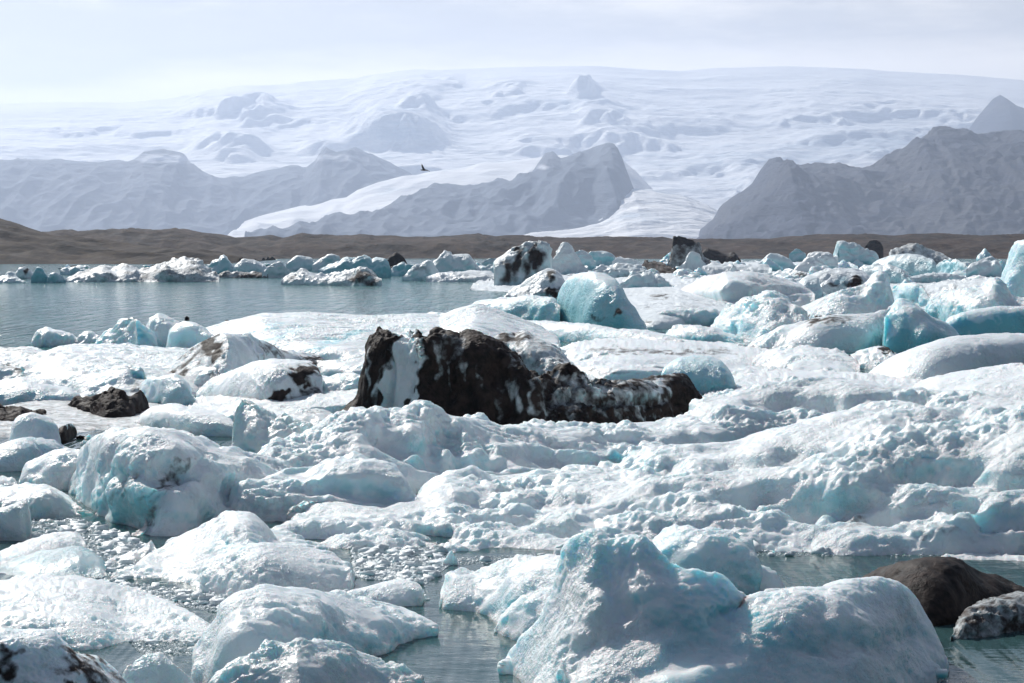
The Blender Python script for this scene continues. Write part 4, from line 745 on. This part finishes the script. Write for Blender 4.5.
# ---- mountains
bas2 = rock_mat('haze_paled_basalt', (.10, .13, .18), (.14, .165, .21), (.085, .11, .16), .0008, snow=(.82, .84, .88), bump=60)  # distance haze painted in: rock colour paled and blued to look farther
bas = rock_mat('haze_blued_basalt', (.018, .030, .065), (.06, .062, .075), (.012, .022, .055), .0008, snow=(.82, .84, .88), bump=60)  # blue of the haze mixed into the dark rock colour
no = lambda x, y, V: np.zeros(len(x))
range_mesh('mountain', [(640,300),(690,243),(700,236),(704,228),(716,218),(722,205),(735,196),(745,190),(752,184),(760,172),(768,161),(775,161),(782,168),(795,172),(810,172),(835,174),(860,171),(880,165),(895,157),(903,150),(918,146),(921,138),(935,135),(950,136),(965,142),(985,141),(1000,140),(1024,143),(1080,135),(1200,120)],
  9000, 6800, 0, bas, 'haze-blue dark basalt mountain with a small peaked knob, right', 'mountain', e=1.2, cmin=.22, relief=[(1500, 60, (.8,1.6,1), 1), (600, 55, (.6,1.8,1), 1), (260, 42, (.6,1.6,1), 1), (90, 24, (.8,1.2,1), 1), (36, 9, (1,1,1), 1)], rows=200, px=1.4, snow=no)
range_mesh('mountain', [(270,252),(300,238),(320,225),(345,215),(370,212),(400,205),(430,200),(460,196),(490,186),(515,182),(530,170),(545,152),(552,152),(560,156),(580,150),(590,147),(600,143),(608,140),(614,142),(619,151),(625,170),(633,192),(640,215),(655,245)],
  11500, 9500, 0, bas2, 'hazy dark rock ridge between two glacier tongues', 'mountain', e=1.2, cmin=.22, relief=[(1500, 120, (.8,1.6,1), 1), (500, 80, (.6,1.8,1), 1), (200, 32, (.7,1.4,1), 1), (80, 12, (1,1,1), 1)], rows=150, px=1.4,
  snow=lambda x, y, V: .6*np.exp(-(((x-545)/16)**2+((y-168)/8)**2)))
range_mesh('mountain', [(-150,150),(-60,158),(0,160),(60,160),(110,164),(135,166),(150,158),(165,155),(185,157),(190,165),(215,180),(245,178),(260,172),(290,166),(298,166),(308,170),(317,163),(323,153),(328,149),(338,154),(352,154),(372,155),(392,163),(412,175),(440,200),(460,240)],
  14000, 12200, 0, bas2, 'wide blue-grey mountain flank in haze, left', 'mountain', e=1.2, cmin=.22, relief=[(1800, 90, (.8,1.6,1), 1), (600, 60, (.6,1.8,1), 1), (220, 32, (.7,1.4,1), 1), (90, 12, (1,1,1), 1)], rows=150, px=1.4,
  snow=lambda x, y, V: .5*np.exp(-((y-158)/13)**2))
# ---- ice
def glacier_mat():
    m = bpy.data.materials.new('glacier_snow'); t = NT(m)
    geo = t.n('ShaderNodeNewGeometry').outputs['Position']
    mp = t.n('ShaderNodeMapping'); t.l(geo, mp.inputs[0]); mp.inputs['Scale'].default_value = (.5, 1.0, 3.5)
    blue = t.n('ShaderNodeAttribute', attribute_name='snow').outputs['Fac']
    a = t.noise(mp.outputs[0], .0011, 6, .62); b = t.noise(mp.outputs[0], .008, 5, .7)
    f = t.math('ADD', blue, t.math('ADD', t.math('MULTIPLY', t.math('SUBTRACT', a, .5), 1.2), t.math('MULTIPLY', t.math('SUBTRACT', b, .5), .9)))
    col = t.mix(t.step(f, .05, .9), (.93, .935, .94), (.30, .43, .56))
    ps = t.n('ShaderNodeBsdfPrincipled'); t.l(col, ps.inputs['Base Color']); ps.inputs['Roughness'].default_value = .8
    bp = t.n('ShaderNodeBump'); bp.inputs['Strength'].default_value = 1; bp.inputs['Distance'].default_value = 40
    t.l(t.math('ADD', a, t.math('MULTIPLY', b, .45)), bp.inputs['Height']); t.l(bp.outputs[0], ps.inputs['Normal'])
    out(t, ps.outputs[0]); return m
gl = glacier_mat()
def ell(*ss):
    def f(x, y, V):
        r = np.zeros(len(x))
        for (cx, cy, rx, ry, v) in ss: r += v*np.exp(-(((x-cx)/rx)**2+((y-cy)/ry)**2))
        return r
    return f
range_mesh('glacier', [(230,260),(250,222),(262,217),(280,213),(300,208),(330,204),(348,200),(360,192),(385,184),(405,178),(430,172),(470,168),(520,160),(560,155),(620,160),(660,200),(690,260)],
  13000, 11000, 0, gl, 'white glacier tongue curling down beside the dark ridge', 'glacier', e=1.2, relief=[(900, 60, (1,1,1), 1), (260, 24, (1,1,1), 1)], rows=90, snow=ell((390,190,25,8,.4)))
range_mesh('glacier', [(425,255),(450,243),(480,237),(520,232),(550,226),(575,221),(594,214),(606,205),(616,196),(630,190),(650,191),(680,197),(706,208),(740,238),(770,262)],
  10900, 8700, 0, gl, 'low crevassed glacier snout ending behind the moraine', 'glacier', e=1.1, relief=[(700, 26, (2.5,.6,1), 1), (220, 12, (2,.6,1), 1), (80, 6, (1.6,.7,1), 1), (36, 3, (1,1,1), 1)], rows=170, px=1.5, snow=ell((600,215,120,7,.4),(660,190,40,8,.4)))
CAP = [(-260,125),(-150,115),(0,104),(60,103),(120,104),(160,100),(200,96),(240,91),(270,87),(300,82),(340,79),(370,78),(400,74),(440,70),(480,68),(520,67),(560,66),(600,66),(640,69),(680,71),(720,68),(760,67),(800,68),(850,70),(900,72),(960,75),(1024,80),(1100,88),(1250,100)]
def capshape(t): return .06*np.clip(t*6, 0, 1)+.94*np.clip((t-.05)/.95, 0, 1)**1.15
rc = random.Random(4)
CL = [(395,150,40,1.0,330,34), (420,118,18,.8,90,12), (582,108,14,.9,260,8), (600,135,24,.9,130,14), (508,100,22,.8,70,8), (245,118,16,.8,120,7), (272,116,14,.8,90,6), (330,150,30,1,110,14), (560,150,60,1.2,110,20), (680,135,60,1.2,80,18), (700,180,80,1.5,90,16), (860,150,80,1.2,100,18), (450,92,14,.8,60,6), (230,150,40,1,110,14)]
for _ in range(15): CL.append((rc.uniform(60, 1010), rc.uniform(108, 215), rc.uniform(24, 110), rc.uniform(.35, .9), rc.uniform(35, 105), rc.uniform(10, 34)))
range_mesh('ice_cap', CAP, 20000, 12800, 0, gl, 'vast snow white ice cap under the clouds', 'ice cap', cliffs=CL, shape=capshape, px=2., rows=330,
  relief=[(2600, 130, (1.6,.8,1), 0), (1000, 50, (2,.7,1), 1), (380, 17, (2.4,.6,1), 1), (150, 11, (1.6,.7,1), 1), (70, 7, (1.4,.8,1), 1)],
  snow=ell((395,125,40,26,.5),(560,105,40,10,.25),(700,170,120,22,.40),(860,140,110,20,.40),(600,190,50,22,.35),(560,225,120,8,.2),(940,120,60,10,.2),(240,112,26,6,.3),(270,130,30,5,.25),(510,210,60,5,.3)))  # first ellipse paints the shade of the steep cliff in blue
range_mesh('mountain', [(955,150),(975,120),(985,108),(992,100),(998,97),(1005,102),(1012,108),(1024,112),(1060,104),(1120,100)], 15500, 14000, 500, bas, 'dark summit rock poking above the right end of the ice cap', 'mountain', e=1., relief=[(500, 60, (1,1,1), 1)], rows=60, snow=lambda x, y, V: .35+0*x)

# ================================================================ haze
def haze():
    x, y0, y1, z0, z1 = 12000., -300., 31000., -4.2, 2300.
    V = np.array([(-x,y0,z0),(x,y0,z0),(x,y1,z0),(-x,y1,z0),(-x,y0,z1),(x,y0,z1),(x,y1,z1),(-x,y1,z1)], float)
    Fc = np.array([(0,3,2,1),(4,5,6,7),(0,1,5,4),(1,2,6,5),(2,3,7,6),(3,0,4,7)])
    m = bpy.data.materials.new('haze_air'); t = NT(m)
    v = t.n('ShaderNodeVolumePrincipled'); v.inputs['Color'].default_value = (.66, .78, 1., 1); v.inputs['Density'].default_value = HAZE
    v.inputs['Anisotropy'].default_value = .45
    o = t.n('ShaderNodeOutputMaterial'); t.l(v.outputs[0], o.inputs['Volume'])
    ob = mesh_obj('haze', V, Fc, m, (0, 0, 0), smooth=False)
    prop(ob, 'thin pale haze softening the distant mountains', 'haze', None, 'stuff')
HAZE = 6e-5
haze()

# ================================================================ sky, sun, camera
w = bpy.data.worlds.new('World'); bpy.context.scene.world = w; w.use_nodes = True
nt = w.node_tree; nt.nodes.clear()
class WT(NT):
    def __init__(s, tree): s.t = tree
t = WT(nt)
sky = t.n('ShaderNodeTexSky', sky_type='NISHITA'); sky.sun_disc = False
sky.sun_elevation = math.radians(SUN_EL); sky.sun_rotation = math.radians(SUN_AZ); sky.altitude = 0; sky.dust_density = .6
co = t.n('ShaderNodeTexCoord').outputs['Generated']
sx = t.n('ShaderNodeSeparateXYZ'); t.l(co, sx.inputs[0])
mp = t.n('ShaderNodeMapping'); t.l(co, mp.inputs[0]); mp.inputs['Scale'].default_value = (3.6, 3.6, 17); mp.inputs['Location'].default_value = (0.3, 0, .4)
cn = t.noise(mp.outputs[0], 1.6, 6, .58)
mp2 = t.n('ShaderNodeMapping'); t.l(co, mp2.inputs[0]); mp2.inputs['Scale'].default_value = (1.3, 1.3, 7); mp2.inputs['Location'].default_value = (1.7, .2, .1)
cn2 = t.noise(mp2.outputs[0], 1.2, 4, .5)
lum = t.step(t.math('ADD', t.math('MULTIPLY', cn, .6), t.math('MULTIPLY', cn2, .5)), .46, .64)
lift = t.math('MULTIPLY', t.math('ADD', t.math('SUBTRACT', cn2, .5), t.math('SUBTRACT', cn, .5)), .035)
zz = t.math('ADD', sx.outputs[2], lift)
sag = t.step(sx.outputs[0], -.26, .02, .076, .0925)         # bright cloud lies on the ice cap, grey cloud above it at the left
under = t.step(t.math('SUBTRACT', zz, sag), .0-.005, .016, 1., 0.)
grey = t.math('MULTIPLY', t.step(zz, .108, .126, 1., 0.), t.step(sx.outputs[0], -.12, .16, 1., .25))
lum = t.math('MAXIMUM', t.math('MULTIPLY', lum, t.math('SUBTRACT', 1., t.math('MULTIPLY', grey, .85))), under)
ccol = t.mix(lum, (.74, .70, .665), (1.52, 1.37, 1.17))
ahead = t.step(sx.outputs[1], -.6, .95, .22, 1.10)      # the overcast is brighter on the sun's side
hs = t.n('ShaderNodeVectorMath', operation='SCALE'); t.l(ccol, hs.inputs[0]); t.l(ahead, hs.inputs[3]); ccol = hs.outputs[0]
bank = t.step(sx.outputs[2], .05, .30, 1., 0.)
cov = t.math('MULTIPLY', bank, .97)
cov2 = t.math('MULTIPLY', t.step(cn2, .5, .62), .2)
cov = t.math('MAXIMUM', cov, cov2)
bg1 = t.n('ShaderNodeBackground'); t.l(sky.outputs[0], bg1.inputs[0]); bg1.inputs[1].default_value = .055
bg2 = t.n('ShaderNodeBackground'); t.l(ccol, bg2.inputs[0]); bg2.inputs[1].default_value = .85
mx = t.n('ShaderNodeMixShader'); t.l(cov, mx.inputs[0]); t.l(bg1.outputs[0], mx.inputs[1]); t.l(bg2.outputs[0], mx.inputs[2])
o = t.n('ShaderNodeOutputWorld'); t.l(mx.outputs[0], o.inputs['Surface'])
sl = bpy.data.lights.new('sun', 'SUN'); sl.energy = 4.7; sl.angle = math.radians(.5); sl.color = (1, .96, .90)
so = bpy.data.objects.new('sun', sl); C.objects.link(so)
from mathutils import Vector
az, el = math.radians(SUN_AZ), math.radians(SUN_EL)
dirv = Vector((math.sin(az)*math.cos(el), math.cos(az)*math.cos(el), math.sin(el)))
so.rotation_euler = dirv.to_track_quat('Z', 'Y').to_euler()
cam = bpy.data.cameras.new('camera'); co_ = bpy.data.objects.new('camera', cam); C.objects.link(co_)
cam.sensor_width = 36; cam.lens = F*36/1024; cam.shift_y = -(341.5-HY)/1024; cam.clip_end = 90000; cam.clip_start = .5
co_.location = (0, 0, H); co_.rotation_euler = (math.pi/2, 0, 0)
sc = bpy.context.scene; sc.camera = co_
sc.view_settings.view_transform = 'Standard'; sc.view_settings.look = 'None'; sc.view_settings.gamma = 1; sc.view_settings.exposure = .14
sc.view_settings.use_curve_mapping = False
sc.cycles.use_denoising = True; sc.cycles.max_bounces = 6; sc.cycles.diffuse_bounces = 3; sc.cycles.volume_bounces = 1; sc.cycles.transmission_bounces = 4
sc.cycles.caustics_reflective = False; sc.cycles.caustics_refractive = False; sc.cycles.sample_clamp_indirect = 4
print('FACES', sum(n for _, n in REG), 'biggest', sorted(((n, o['label'][:40]) for o, n in REG), reverse=True)[:6], 'time', round(time.time()-T0, 1))
